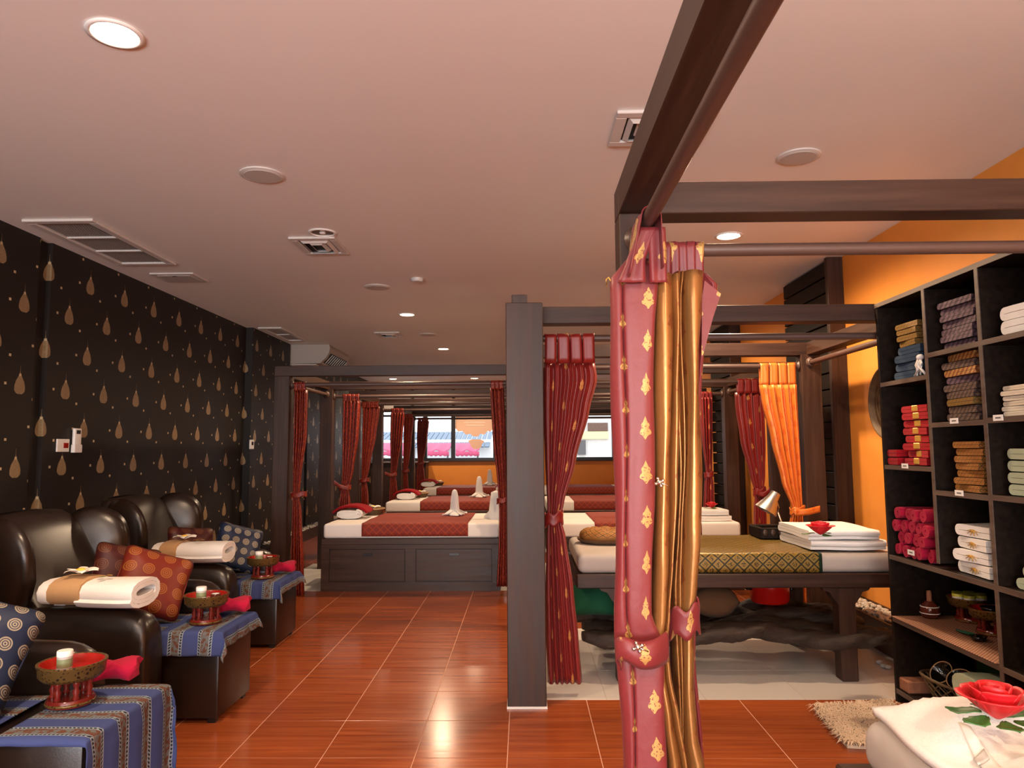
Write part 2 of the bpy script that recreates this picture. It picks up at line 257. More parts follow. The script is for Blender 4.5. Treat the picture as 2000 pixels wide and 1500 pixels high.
# ------------------------------------------------------------------ mesh helpers
class MB:
    def __init__(s): s.v = []; s.f = []; s.uv = []; s.mi = []
    def add(s, vs, fs, uvs=None, mi=0):
        b = len(s.v); s.v += [tuple(p) for p in vs]
        s.uv += [tuple(q) for q in uvs] if uvs else [(0, 0)]*len(vs)
        s.f += [tuple(i+b for i in f) for f in fs]; s.mi += [mi]*len(fs); return s
    def box(s, x0, x1, y0, y1, z0, z1, b=0.0, mi=0, seg=1):
        bm = bmesh.new(); bmesh.ops.create_cube(bm, size=1)
        for v in bm.verts: v.co = Vector(((x0+x1)/2+v.co.x*(x1-x0), (y0+y1)/2+v.co.y*(y1-y0), (z0+z1)/2+v.co.z*(z1-z0)))
        if b > 0: bmesh.ops.bevel(bm, geom=list(bm.edges), offset=b, segments=seg, profile=0.5, affect='EDGES')
        bm.verts.index_update(); s.add([v.co[:] for v in bm.verts], [[v.index for v in f.verts] for f in bm.faces], [(v.co.x, v.co.y) for v in bm.verts], mi); bm.free(); return s
    def grid(s, fn, nu, nv, uvf=None, cu=False, cv=False, mi=0):
        vs, us, fs = [], [], []
        for j in range(nv if cv else nv+1):
            for i in range(nu if cu else nu+1):
                u, v = i/nu, j/nv; vs.append(tuple(fn(u, v))); us.append(uvf(u, v) if uvf else (u, v))
        W = nu if cu else nu+1; Hn = nv if cv else nv+1
        for j in range(nv):
            for i in range(nu):
                a = j*W+i; b = j*W+(i+1) % W; c = ((j+1) % Hn)*W+(i+1) % W; d = ((j+1) % Hn)*W+i
                fs.append((a, b, c, d))
        return s.add(vs, fs, us, mi)
    def lathe(s, prof, n=20, c=(0, 0, 0), mi=0, wob=None):
        def fn(u, v):
            i = min(int(round(v*(len(prof)-1))), len(prof)-1); r, z = prof[i]; a = u*2*PI
            if wob: r = r*wob(a, i/(len(prof)-1))
            return (c[0]+r*math.cos(a), c[1]+r*math.sin(a), c[2]+z)
        return s.grid(fn, n, len(prof)-1, None, cu=True, mi=mi)
    def tube(s, pts, r, n=8, closed=False, cap=True, mi=0):
        P = [Vector(p) for p in pts]; m = len(P); rings = []; up = Vector((0, 0, 1))
        for i in range(m):
            if closed: tdir = P[(i+1) % m]-P[i-1]
            else: tdir = P[min(i+1, m-1)]-P[max(i-1, 0)]
            tdir.normalize(); a = tdir.cross(up)
            if a.length < 0.05: a = tdir.cross(Vector((1, 0, 0)))
            a.normalize(); b = tdir.cross(a); rr = r[i] if isinstance(r, (list, tuple)) else r
            rings.append([P[i]+a*math.cos(2*PI*k/n)*rr+b*math.sin(2*PI*k/n)*rr for k in range(n)])
        vs = [q for rg in rings for q in rg]; fs = []
        for i in range(m if closed else m-1):
            j = (i+1) % m
            for k in range(n): fs.append((i*n+k, i*n+(k+1) % n, j*n+(k+1) % n, j*n+k))
        if cap and not closed: fs += [tuple(range(n-1, -1, -1)), tuple((m-1)*n+k for k in range(n))]
        return s.add(vs, fs, mi=mi)
    def sphere(s, c, r, n=12, m=8, mi=0):
        r = (r, r, r) if isinstance(r, (int, float)) else r
        return s.grid(lambda u, v: (c[0]+r[0]*math.sin(v*PI)*math.cos(u*2*PI), c[1]+r[1]*math.sin(v*PI)*math.sin(u*2*PI), c[2]+r[2]*math.cos(v*PI)), n, m, cu=True, mi=mi)
    def prism(s, poly, z0, z1, mi=0):
        n = len(poly)
        return s.add([(p[0], p[1], z0) for p in poly]+[(p[0], p[1], z1) for p in poly], [tuple(range(n-1, -1, -1)), tuple(range(n, 2*n))]+[(i, (i+1) % n, n+(i+1) % n, n+i) for i in range(n)], mi=mi)
    def xf(s, M): s.v = [tuple(M @ Vector(p)) for p in s.v]; return s
    def obj(s, name, mat, parent=None, smooth=False, loc=None, rot=None, solid=0.0, auto=None, sub=0):
        me = bpy.data.meshes.new(name); me.from_pydata(s.v, [], s.f)
        uvl = me.uv_layers.new(name='UVMap'); vi = [0]*len(me.loops); me.loops.foreach_get('vertex_index', vi)
        flat = []
        for i in vi: flat += s.uv[i]
        uvl.data.foreach_set('uv', flat)
        mats = mat if isinstance(mat, (list, tuple)) else [mat]
        for q in mats: me.materials.append(MT[q])
        if len(mats) > 1: me.polygons.foreach_set('material_index', s.mi)
        bm = bmesh.new(); bm.from_mesh(me)
        bmesh.ops.remove_doubles(bm, verts=bm.verts, dist=1e-5)
        if not solid: bmesh.ops.recalc_face_normals(bm, faces=bm.faces)
        bm.to_mesh(me); bm.free()
        if smooth: me.polygons.foreach_set('use_smooth', [True]*len(me.polygons))
        if smooth and auto: me.set_sharp_from_angle(angle=math.radians(auto))
        o = bpy.data.objects.new(name, me); C.objects.link(o); o.parent = parent
        if loc is not None: o.location = loc
        if rot is not None: o.rotation_euler = rot
        if solid: md = o.modifiers.new('thickness', 'SOLIDIFY'); md.thickness = solid; md.offset = 0
        if sub: md = o.modifiers.new('smooth', 'SUBSURF'); md.levels = sub; md.render_levels = sub
        return o
def tag(o, label, cat, group=None, kind=None):
    if label: o['label'] = label
    if cat: o['category'] = cat
    if group: o['group'] = group
    if kind: o['kind'] = kind
    return o
def thing(name, label, cat, loc=(0, 0, 0), rz=0.0, group=None):
    o = bpy.data.objects.new(name, None); C.objects.link(o); o.location = loc; o.rotation_euler = (0, 0, rz); o.empty_display_size = 0.05
    return tag(o, label, cat, group)
def struct(o): o['kind'] = 'structure'; return o
def dup(root, loc=None, rz=None, label=None, group=None, cat=None, scale=None):
    r = root.copy(); C.objects.link(r)
    if loc is not None: r.location = loc
    if rz is not None: r.rotation_euler = (0, 0, rz)
    if label: r['label'] = label
    if group: r['group'] = group
    if scale: r.scale = (scale,)*3
    for ch in list(root.children):
        c = ch.copy(); C.objects.link(c); c.parent = r
        for g in list(ch.children):
            d = g.copy(); C.objects.link(d); d.parent = c
    return r
def lerp(a, b, t): return a+(b-a)*t
def interp(rows, x):
    if x <= rows[0][0]: return rows[0][1:]
    for a, b in zip(rows, rows[1:]):
        if x <= b[0]:
            t = (x-a[0])/(b[0]-a[0]); t = t*t*(3-2*t)*0.5+t*0.5
            return tuple(lerp(p, q, t) for p, q in zip(a[1:], b[1:]))
    return rows[-1][1:]
def inflate(outline, th, rings=6, power=0.5, bend=None):
    """pillow-like solid from a star shaped outline in XZ (centre at 0,0), thickness th along Y"""
    b = MB(); n = len(outline)
    for sgn in (1, -1):
        vs, us, fs = [], [], []
        for k in range(rings+1):
            s = k/rings
            for (x, z) in outline:
                y = sgn*th/2*(max(0, 1-s**2.6))**power
                p = (x*s, y, z*s); p = bend(p) if bend else p
                vs.append(p); us.append((x*s, z*s))
        for k in range(rings):
            for i in range(n):
                j = (i+1) % n; fs.append((k*n+i, k*n+j, (k+1)*n+j, (k+1)*n+i))
        b.add(vs, fs, us)
    return b
def superell(a, b, p, n=40): 
    out = []
    for i in range(n):
        t = 2*PI*i/n; c, s = math.cos(t), math.sin(t)
        out.append((a*abs(c)**(2/p)*(1 if c >= 0 else -1), b*abs(s)**(2/p)*(1 if s >= 0 else -1)))
    return out
# ================================================================== SETTING
b = MB(); b.box(XL-0.3, XR+0.3, YF-0.2, YB+0.3, -0.12, -0.0016)
floor = struct(b.obj('floor', 'grout'))
b = MB(); b.box(XL-0.2, XR+0.2, YF-0.2, YB+0.2, H, H+0.12); ceiling = struct(b.obj('ceiling', 'ceiling_paint'))
# walls
b = MB(); T = 0.15
b.box(XL-T, XL, YF, 5.20, 0, H); b.box(XL-T, XL-0.04, 5.20, 5.34, 0, H); b.box(XL-T, XL, 5.34, 9.20, 0, H)
b.box(XL-T, XL+0.09, 9.20, 10.7, 0, H); b.box(XL-T, XL, 10.7, 11.8, 0, H); b.box(XL-T, XL-0.04, 11.8, 11.94, 0, H); b.box(XL-T, XL, 11.94, YB, 0, H)
struct(b.obj('wall_left', 'wallpaper'))
b = MB(); b.box(XR, XR+T, YF, YB, 0, H); struct(b.obj('wall_right', 'orange_paint'))
# wall behind the camera with the shop front opening
b = MB(); b.box(XL, XR, YF-T, YF, 0, 0.4); b.box(XL, XR, YF-T, YF, 2.95, H); b.box(XL, -3.55, YF-T, YF, 0.4, 2.95); b.box(2.55, XR, YF-T, YF, 0.4, 2.95)
wf = struct(b.obj('wall_front', 'cream_paint'))
b = MB(); b.box(-3.55, 2.55, YF-0.10, YF-0.07, 0.4, 2.95); struct(b.obj('window_1', 'frost_film'))
# far wall: low orange wall, glazing above
zs = PY(930, 899, YB).z; zt = PY(930, 799, YB).z
xa, xm, xb = PY(735, 850, YB).x, PY(885, 850, YB).x, PY(967, 850, YB).x
b = MB(); b.box(XL, XR, YB, YB+0.15, 0, zs); 
b.box(XL, xa, YB, YB+0.15, zs, zt); xc, xd = PY(1100, 850, YB).x, PY(1196, 850, YB).x
b.box(xb+0.3, xc-0.3, YB, YB+0.15, zs, zt); b.box(xd+0.05, XR, YB, YB+0.15, zs, zt)
struct(b.obj('wall_back', 'orange_paint'))
tr = struct(MB().box(XL, XR, YB, YB+0.15, zt, H).obj('trim_6', 'ceiling_paint'))
for q in (806, 886, 965, 1120, 1200): MB().box(PY(q, 740, YB).x-0.035, PY(q, 740, YB).x+0.035, YB-0.03, YB-0.001, zt, H-0.002).obj('dark_batten', 'black_metal', tr)
def window(name, x0, x1, z0, z1, Y, mull, rails):
    wo = bpy.data.objects.new(name, None); C.objects.link(wo); wo.location = (x0, Y, z0); struct(wo)
    W, Hh = x1-x0, z1-z0; fr = 0.06
    b = MB(); b.box(0, W, -0.06, 0.08, 0, fr); b.box(0, W, -0.06, 0.08, Hh-fr, Hh); b.box(0, fr, -0.06, 0.08, fr, Hh-fr); b.box(W-fr, W, -0.06, 0.08, fr, Hh-fr)
    b.obj('window_frame', 'black_metal', wo)
    xs = [0]+[m-x0 for m in mull]+[W]
    for m in mull: MB().box(m-x0-0.05, m-x0+0.05, -0.05, 0.07, fr, Hh-fr).obj('mullion', 'black_metal', wo)
    for r in rails: MB().box(fr, W-fr, -0.04, 0.05, r-z0-0.025, r-z0+0.025).obj('transom_bar', 'black_metal', wo)
    for a, c in zip(xs, xs[1:]): MB().box(a+0.05, c-0.05, 0.0, 0.012, fr, Hh-fr).obj('pane', 'glass', wo)
    MB().box(0, W, -0.12, 0.0, -0.03, 0.0, 0.004).obj('window_sill', 'woodx', wo)
    return wo
zr = PY(930, 811, YB).z
window('window_2', xa, xb+0.3, zs, zt, YB+0.05, [PY(830, 850, YB).x, xm, xb], [zr])
window('window_3', xc-0.3, xd+0.05, zs, zt, YB+0.05, [], [zr])
# frosted ornamental sticker on the glass
def film(pts, mat, name, label, cat):
    b = MB(); P = [PY(px, py, YB+0.035) for px, py in pts]; n = len(P)
    b.add([(p.x, p.y, p.z) for p in P]+[(p.x, p.y+0.004, p.z) for p in P], [tuple(range(n)), tuple(range(2*n-1, n-1, -1))]+[(i, (i+1) % n, n+(i+1) % n, n+i) for i in range(n)])
    return tag(b.obj(name, mat), label, cat)
fs = film([(890, 812), (963, 812), (963, 838), (958, 843), (952, 842), (946, 849), (938, 847), (933, 853), (924, 852), (918, 847), (910, 849), (903, 842), (895, 843), (889, 836)], 'frost_film', 'window_sticker', 'large peach frosted ornamental sticker with faint text on window pane', 'sticker')
for k, (y0, xa_, xb_) in enumerate(((818, 912, 944), (824, 906, 948), (830, 910, 946))):
    P0, P1 = PY(xa_, y0, YB+0.03), PY(xb_, y0+2.2, YB+0.03)
    MB().box(P0.x, P1.x, YB+0.030, YB+0.034, P1.z, P0.z).obj('text_line', 'frost_print', fs)
film([(914, 861), (922, 858), (938, 858), (946, 862), (941, 868), (940, 873), (934, 877), (925, 877), (920, 872), (918, 866)], 'frost_film', 'window_sticker', 'small peach frosted lotus sticker below the large one', 'sticker')
# street outside
b = MB(); b.box(-14, 14, YB+0.35, 60, -0.3, -0.05); g = b.obj('street_ground', 'grey_plastic'); struct(g)
def slab(name, label, cat, px0, px1, py0, py1, Y, dep, mat, parent=None):
    A, B = PY(px0, py0, Y), PY(px1, py1, Y); o = MB().box(A.x, B.x, Y, Y+dep, B.z, A.z).obj(name, mat, parent)
    return tag(o, label, cat) if label else o
simple('street_white', (0.85, 0.86, 0.88), 0.8); simple('roof_blue', (0.10, 0.14, 0.20), 0.6); simple('awning_pink', (0.42, 0.05, 0.12), 0.7, var=0.15); simple('stall_dark', (0.10, 0.09, 0.09), 0.8)
simple('sign_brown', (0.12, 0.06, 0.04), 0.7, bump=(14, 0.8, 0.03)); simple('sign_yellow', (0.78, 0.70, 0.28), 0.6); simple('concrete_wall', (0.55, 0.52, 0.50), 0.9, var=0.1)
A = PY(690, 900, 30); B = PY(958, 846, 30)
hb = thing('market_building', 'blue grey roofed market building across the street', 'building', (A.x, 30, -0.05))
MB().box(0, B.x-A.x, 0.4, 6, 0, B.z-0.2).obj('wall', 'street_white', hb)
for k in range(26):
    x = (B.x-A.x)/26
    MB().add([(k*x, -0.5, B.z-0.55), ((k+1)*x-0.03, -0.5, B.z-0.55), ((k+1)*x-0.03, 3, B.z+0.15), (k*x, 3, B.z+0.15), (k*x, -0.5, B.z-0.50), ((k+1)*x-0.03, -0.5, B.z-0.50), ((k+1)*x-0.03, 3, B.z+0.2), (k*x, 3, B.z+0.2)],
             [(0, 3, 2, 1), (4, 5, 6, 7), (0, 1, 5, 4), (1, 2, 6, 5), (2, 3, 7, 6), (3, 0, 4, 7)]).obj('roof_sheet', 'roof_blue', hb)
for i, (a, c, lb) in enumerate(((690, 812, 'pink fabric street awning over dark stall'), (830, 884, 'pink fabric awning with scalloped edge beside window mullion'), (888, 940, 'pink fabric awning behind the lotus sticker'))):
    A, B, D = PY(a, 866, 25), PY(c, 866, 25), PY(a, 882, 24)
    aw = thing('street_awning', lb, 'awning', (A.x, 25, 0)); L = B.x-A.x
    zz = (A.z, D.z)
    MB().grid(lambda u, v: (u*L, -v*1.2, lerp(zz[0], zz[1], v)+0.05*math.sin(u*14)*v), 20, 6).obj('canopy', 'awning_pink', aw, True, solid=0.02)
    MB().grid(lambda u, v: (u*L, -1.2, zz[1]-v*(0.12+0.04*abs(math.sin(u*20)))), 40, 2).obj('valance', 'awning_pink', aw, True, solid=0.015)
    MB().box(0, L, 0.2, 0.9, -0.05, zz[1]-0.35).obj('stall', 'stall_dark', aw)
    for q in (0.05, L-0.05): MB().tube([(q, -1.15, -0.05), (q, -1.15, zz[1])], 0.03).obj('pole', 'stall_dark', aw)
rb = thing('concrete_house', 'pale concrete house front with brown and yellow sign boards', 'building', (0, 26, -0.05))
A, B = PY(1040, 780, 26), PY(1260, 900, 26)
MB().box(A.x, B.x, 0.05, 5, 0, 7).obj('wall', 'concrete_wall', rb)
for (x0, x1, y0, y1, m, nm) in ((1148, 1187, 826, 842, 'sign_brown', 'carved_sign'), (1137, 1188, 843, 857, 'sign_yellow', 'sign_board'), (1128, 1144, 860, 888, 'stall_dark', 'shutter')):
    a, c = PY(x0, y0, 26), PY(x1, y1, 26); MB().box(a.x, c.x, -0.05, 0.05, c.z+0.05, a.z+0.05).obj(nm, m, rb)
# ---------------------------------------------------------------- floor tiles
TX, TY = 0.425, 0.45; X0 = -0.085
tm = MB().box(-TX/2+0.0020, TX/2-0.0020, -TY/2+0.0020, TY/2-0.0020, -0.0015, 0.0, 0.0006)
proto = None
WZ = dict(x0=-0.12, x1=XR-0.03, y0=4.16, y1=5.76)     # white tiled bay of the massage table
def inzone(x, y): return WZ['x0'] < x < WZ['x1'] and WZ['y0'] < y < WZ['y1']
def place_tile(proto, name, mat, x, y, w, d):
    if proto is not None and abs(w-TX) < 1e-6 and abs(d-TY) < 1e-6:
        o = proto.copy(); C.objects.link(o)
    else:
        o = MB().box(-w/2+0.002, w/2-0.002, -d/2+0.002, d/2-0.002, -0.0015, 0.0, 0.0006).obj(name, mat, floor)
    o.location = (x, y, 0); o.parent = floor; return o
i0 = math.floor((XL-X0)/TX)
ys = [2.05+TY*k for k in range(13)]
for i in range(i0, 8):
    for yy in ys:
        xa_, xb_ = max(X0+i*TX, XL), min(X0+(i+1)*TX, XR); ya_, yb_ = yy, yy+TY
        yb_ = min(yb_, 7.28)
        cxm = (xa_+xb_)/2
        if cxm > WZ['x0']:
            if ya_ >= WZ['y0'] and yb_ <= WZ['y1']: continue
            if ya_ < WZ['y0'] < yb_: yb_ = WZ['y0']
            if ya_ < WZ['y1'] < yb_: ya_ = WZ['y1']
        if xb_-xa_ < 0.03 or yb_-ya_ < 0.03: continue
        full = abs(xb_-xa_-TX) < 1e-6 and abs(yb_-ya_-TY) < 1e-6
        o = place_tile(proto, 'floor_tile', 'wood_look_tile', (xa_+xb_)/2, (ya_+yb_)/2, xb_-xa_, yb_-ya_)
        if full and proto is None: proto = o
b = MB(); b.box(XL, XR, YF, 2.05, -0.0015, 0.0); b.box(XL, -2.62, 7.28, YB, -0.0015, 0.0); b.box(-2.62, XR, 9.0, 9.9, -0.0015, 0); b.box(-2.62, XR, 12.0, 13.4, -0.0015, 0); b.box(-2.62, XR, 15.3, YB, -0.0015, 0)
fb = b.obj('plank_tile_field', 'wood_look_floor', floor); fb['kind'] = 'stuff'
def white_zone(x0, x1, y0, y1, s):
    MB().box(x0, x1, y0, y1, -0.0015, -0.0008).obj('white_grout_bed', 'white_grout', floor)
    nx, ny = max(1, round((x1-x0)/s)), max(1, round((y1-y0)/s)); w, d = (x1-x0)/nx, (y1-y0)/ny
    p = MB().box(-w/2+0.0015, w/2-0.0015, -d/2+0.0015, d/2-0.0015, -0.0015, 0.0, 0.0005).obj('white_tile', 'white_tile', floor)
    for i in range(nx):
        for j in range(ny):
            o = p if i+j == 0 else p.copy()
            if i+j: C.objects.link(o); o.parent = floor
            o.location = (x0+(i+0.5)*w, y0+(j+0.5)*d, 0)
white_zone(WZ['x0']+0.02, WZ['x1'], WZ['y0'], WZ['y1'], 0.58)
for (ya_, yb_) in ((7.28, 9.0), (9.9, 12.0), (13.4, 15.3)): white_zone(-2.62, XR, ya_, yb_, 0.6)
# ---------------------------------------------------------------- pebble troughs along both walls
def trough(name, x0, x1, y0, y1, zt, n, seed):
    t_ = bpy.data.objects.new(name, None); C.objects.link(t_); t_.location = (x0, y0, 0); struct(t_)
    W, L = x1-x0, y1-y0
    inner = 0.02
    b = MB(); b.box(0, W, 0, L, 0, zt-0.03); b.box(0, inner, 0, L, zt-0.03, zt); b.box(W-inner, W, 0, L, zt-0.03, zt)
    b.obj('trough_board', 'woody', t_)
    rr = random.Random(seed); b = MB()
    for k in range(n):
        r = rr.uniform(0.010, 0.022); b.sphere((rr.uniform(0.04, W-0.04), rr.uniform(0.03, L-0.03), zt-0.025+r*0.5+rr.uniform(0, 0.02)), (r, r*rr.uniform(0.7, 1.3), r*0.65), 7, 5)
    o = b.obj('pebbles', 'pebble', t_, True); o['kind'] = 'stuff'
trough('trim_1', XL+0.001, XL+0.22, 9.7, 16.5, 0.16, 1000, 3)
trough('trim_2', XR-0.26, XR-0.001, 4.4, 5.95, 0.21, 420, 4)
# dark slatted panels on the right wall
def wall_panel(name, y0, y1):
    t_ = bpy.data.objects.new(name, None); C.objects.link(t_); t_.location = (XR, y0, 0); struct(t_)
    MB().box(-0.06, -0.001, 0, y1-y0, 0.22, H-0.002).obj('panel_backing', 'vent_dark', t_)
    n = 20; h = (H-0.24)/n
    for k in range(n): MB().box(-0.11, -0.05, 0, y1-y0, 0.23+k*h+0.006, 0.23+(k+1)*h-0.006, 0.004).obj('panel_board', 'wenge', t_)
    MB().box(-0.135, -0.001, -0.05, 0.0, 0.22, H-0.002, 0.004).obj('panel_edge', 'woodz', t_)
wall_panel('trim_3', 6.02, 7.05); wall_panel('trim_4', 8.9, 9.9); wall_panel('trim_5', 11.8, 12.8)
# low dark counter under the far left window
b = MB(); A = PY(722, 903, 17.3); b.box(A.x-0.5, PY(832, 903, 17.0).x, 17.0, 17.46, 0, PY(740, 905, 17.0).z, 0.01)
ct = thing('window_counter', 'low dark wooden counter under the far window', 'counter', (0, 0, 0)); b.obj('body', 'woodx', ct)
zc = PY(740, 905, 17.0).z; MB().box(A.x-0.55, PY(834, 903, 17.0).x, 16.95, 17.47, zc, zc+0.03, 0.005).obj('countertop', 'edge', ct)
# ================================================================== CEILING FITTINGS
def lamp(px, py, label, lit=True, loc=None, glow=1.0):
    p = PZ(px, py, H) if loc is None else Vector(loc)
    t_ = thing('downlight', label, 'downlight', (p.x, p.y, H))
    R_ = 0.085
    MB().lathe([(R_, 0.0), (R_+0.018, -0.001), (R_+0.02, -0.006), (R_+0.002, -0.010), (R_-0.004, -0.006), (R_-0.004, 0.0)], 28).obj('trim_ring', 'white_plastic', t_, True)
    if lit:
        MB().lathe([(0.001, -0.004), (R_-0.02, -0.004), (R_-0.005, -0.002)], 24).obj('bulb', 'lamp_glow', t_, True)
        l = bpy.data.lights.new('downlight_beam', 'SPOT'); l.energy = LAMP_W*glow; l.color = WARM; l.spot_size = math.radians(165); l.spot_blend = 0.6; l.shadow_soft_size = 0.06
        o = bpy.data.objects.new('downlight_beam', l); C.objects.link(o); o.parent = t_; o.location = (0, 0, -0.03)
    else:
        MB().lathe([(R_-0.006, -0.003), (R_-0.02, -0.0025), (0.03, -0.002), (0.001, -0.0018)], 24).obj('reflector', 'chrome', t_, True)
        MB().lathe([(0.001, -0.012), (0.018, -0.011), (0.024, -0.004)], 16).obj('bulb', 'white_plastic', t_, True)
    return t_
lamp(225, 65, 'lit recessed downlight above the armchairs', glow=1.0)
lamp(1423, 460, 'lit recessed downlight above the massage table bay', glow=1.3)
lamp(795, 614, 'lit recessed downlight in the aisle near the smoke detector', glow=1.0)
lamp(866, 681, 'lit recessed downlight beyond the square diffuser', glow=0.8)
lamp(630, 454, 'unlit chrome recessed downlight beside the square air diffuser', lit=False)
lamp(0, 0, 'lit recessed downlight near the far window above the counter', loc=(-2.95, 16.1, H), glow=0.8)
lamp(0, 0, 'lit recessed downlight near the far window between the bed rows', loc=(-1.1, 16.1, H), glow=0.8)
lamp(0, 0, 'added fill light hidden above the near canopy beam', loc=(1.25, 4.35, H), glow=0.7)  # added lamp, kept out of sight, brightens table towels, curtain and frame fronts
lamp(0, 0, 'lit recessed downlight over the right row of beds', loc=(1.45, 8.2, H), glow=1.0)
lamp(0, 0, 'lit recessed downlight over the farthest right bed', loc=(1.5, 11.6, H), glow=0.8)
for k, (x_, y_) in enumerate(((-1.7, -0.2), (1.4, -0.6), (-0.2, -2.6))):
    lamp(0, 0, 'lit recessed downlight behind the viewpoint, number of the entrance group', loc=(x_, y_, H), glow=1.0)['group'] = 'entrance downlights'
for o in C.objects:
    if o.get('group') == 'entrance downlights': o['label'] = 'lit recessed downlight of the entrance group outside the view'
def disc(px, py, r, label, name, cat, mat='grey_plastic', drop=0.012):
    p = PZ(px, py, H); t_ = thing(name, label, cat, (p.x, p.y, H))
    MB().lathe([(0.0, -drop), (r*0.82, -drop), (r*0.84, -drop*0.8), (r*0.86, -drop), (r, -drop*0.6), (r, -0.0005)], 30).obj('rim', 'vent_white', t_, True, auto=40)
    MB().lathe([(0.0, -drop-0.003), (r*0.8, -drop-0.002), (r*0.8, -drop+0.002)], 30).obj('grille', mat, t_, True, auto=40)
    return t_
disc(512, 341, 0.125, 'round ceiling speaker above the armchairs', 'ceiling_speaker', 'speaker')
disc(1560, 305, 0.115, 'round ceiling speaker over the shelf bay', 'ceiling_speaker', 'speaker')
disc(737, 560, 0.125, 'round ceiling speaker in the middle of the aisle', 'ceiling_speaker', 'speaker')
disc(836, 653, 0.125, 'round ceiling speaker beyond the small square diffuser', 'ceiling_speaker', 'speaker')
disc(815, 544, 0.06, 'small white smoke detector on the ceiling', 'smoke_detector', 'detector', 'vent_white', 0.03)
def diffuser(x0, x1, y0, y1, label):
    t_ = thing('air_diffuser', label, 'air vent', ((x0+x1)/2, (y0+y1)/2, H)); a, c = (x1-x0)/2, (y1-y0)/2; fw = 0.055
    b = MB()
    for (p, q, r, s) in ((-a, a, -c, -c+fw), (-a, a, c-fw, c), (-a, -a+fw, -c+fw, c-fw), (a-fw, a, -c+fw, c-fw)): b.box(p, q, r, s, -0.018, -0.0005, 0.004)
    b.obj('frame', 'vent_white', t_)
    MB().box(-a+fw, a-fw, -c+fw, c-fw, -0.004, -0.001).obj('backing', 'vent_dark', t_)
    for k in range(3):
        q = 0.30+0.2*k
        for (sx, sy, hor) in ((0, -1, 1), (0, 1, 1), (-1, 0, 0), (1, 0, 0)):
            d = 0.024; i_ = a-fw-0.01-k*0.05; j_ = c-fw-0.01-k*0.05
            if i_ < 0.03: continue
            if hor: MB().add([(-i_, sy*j_, -0.006), (i_, sy*j_, -0.006), (i_-d, sy*(j_-d), -0.026), (-i_+d, sy*(j_-d), -0.026), (-i_, sy*j_, -0.009), (i_, sy*j_, -0.009), (i_-d, sy*(j_-d), -0.029), (-i_+d, sy*(j_-d), -0.029)], [(0, 1, 2, 3), (4, 7, 6, 5), (0, 4, 5, 1), (1, 5, 6, 2), (2, 6, 7, 3), (3, 7, 4, 0)]).obj('blade', 'vent_white', t_)
            else: MB().add([(sx*i_, -j_, -0.006), (sx*i_, j_, -0.006), (sx*(i_-d), j_-d, -0.026), (sx*(i_-d), -j_+d, -0.026), (sx*i_, -j_, -0.009), (sx*i_, j_, -0.009), (sx*(i_-d), j_-d, -0.029), (sx*(i_-d), -j_+d, -0.029)], [(0, 1, 2, 3), (4, 7, 6, 5), (0, 4, 5, 1), (1, 5, 6, 2), (2, 6, 7, 3), (3, 7, 4, 0)]).obj('blade', 'vent_white', t_)
A, B = PZ(562, 462, H), PZ(683, 494, H); diffuser(A.x, B.x, A.y, B.y, 'square white air diffuser beside the unlit downlight')
A, B = PZ(1203, 214, H), PZ(1190, 271, H); diffuser(B.x, B.x+0.48, A.y, B.y+0.06, 'square white air diffuser half behind the near canopy beam')
A, B = PZ(730, 648, H), PZ(790, 657, H); diffuser(A.x, B.x, A.y, B.y, 'square white air diffuser in front of the far bed bays')
def grille(x0, x1, y0, y1, label, n, bays=3):
    t_ = thing('return_grille', label, 'air vent', (x0, y0, H)); W, L = x1-x0, y1-y0; fw = 0.06
    b = MB()
    for (p, q, r, s) in ((0, W, 0, fw), (0, W, L-fw, L), (0, fw, fw, L-fw), (W-fw, W, fw, L-fw)): b.box(p, q, r, s, -0.02, -0.0005, 0.004)
    for k in range(1, bays): y_ = fw+(L-2*fw)*k/bays; b.box(fw, W-fw, y_-0.012, y_+0.012, -0.016, -0.0005)
    b.obj('frame', 'vent_white', t_); MB().box(fw, W-fw, fw, L-fw, -0.003, -0.001).obj('backing', 'vent_dark', t_)
    p = None
    for k in range(n):
        x_ = fw+(W-2*fw)*(k+0.5)/n
        if p is None: p = MB().box(-0.0016, 0.0016, fw, L-fw, -0.006, -0.003).obj('slat', 'grey_plastic', t_); o = p
        else: o = p.copy(); C.objects.link(o)
        o.parent = t_; o.location = (x_, 0, 0)
    return t_
A, B = PZ(80, 427, H), PZ(338, 514, H); grille(XL+0.16, B.x+0.03, A.y, B.y, 'long white return air grille above the leaf wallpaper', 20)
A, B = PZ(497, 639, H), PZ(600, 664, H); grille(XL+0.16, B.x, A.y, B.y, 'white return air grille near the ceiling air conditioner', 16, 2)
A, B = PZ(265, 533, H), PZ(342, 549, H)
t_ = thing('access_hatch', 'small white ceiling access hatch beside the long grille', 'hatch', (A.x+0.12, A.y, H)); MB().box(0, 0.4, 0, B.y-A.y, -0.014, -0.0005, 0.004).obj('rim', 'vent_white', t_)
MB().box(0.05, 0.35, 0.05, B.y-A.y-0.05, -0.018, -0.013, 0.003).obj('lid', 'grey_plastic', t_); MB().box(0.18, 0.22, 0.06, 0.08, -0.021, -0.017).obj('latch', 'vent_dark', t_)
simple('ac_beige', (0.42, 0.37, 0.32), 0.45)
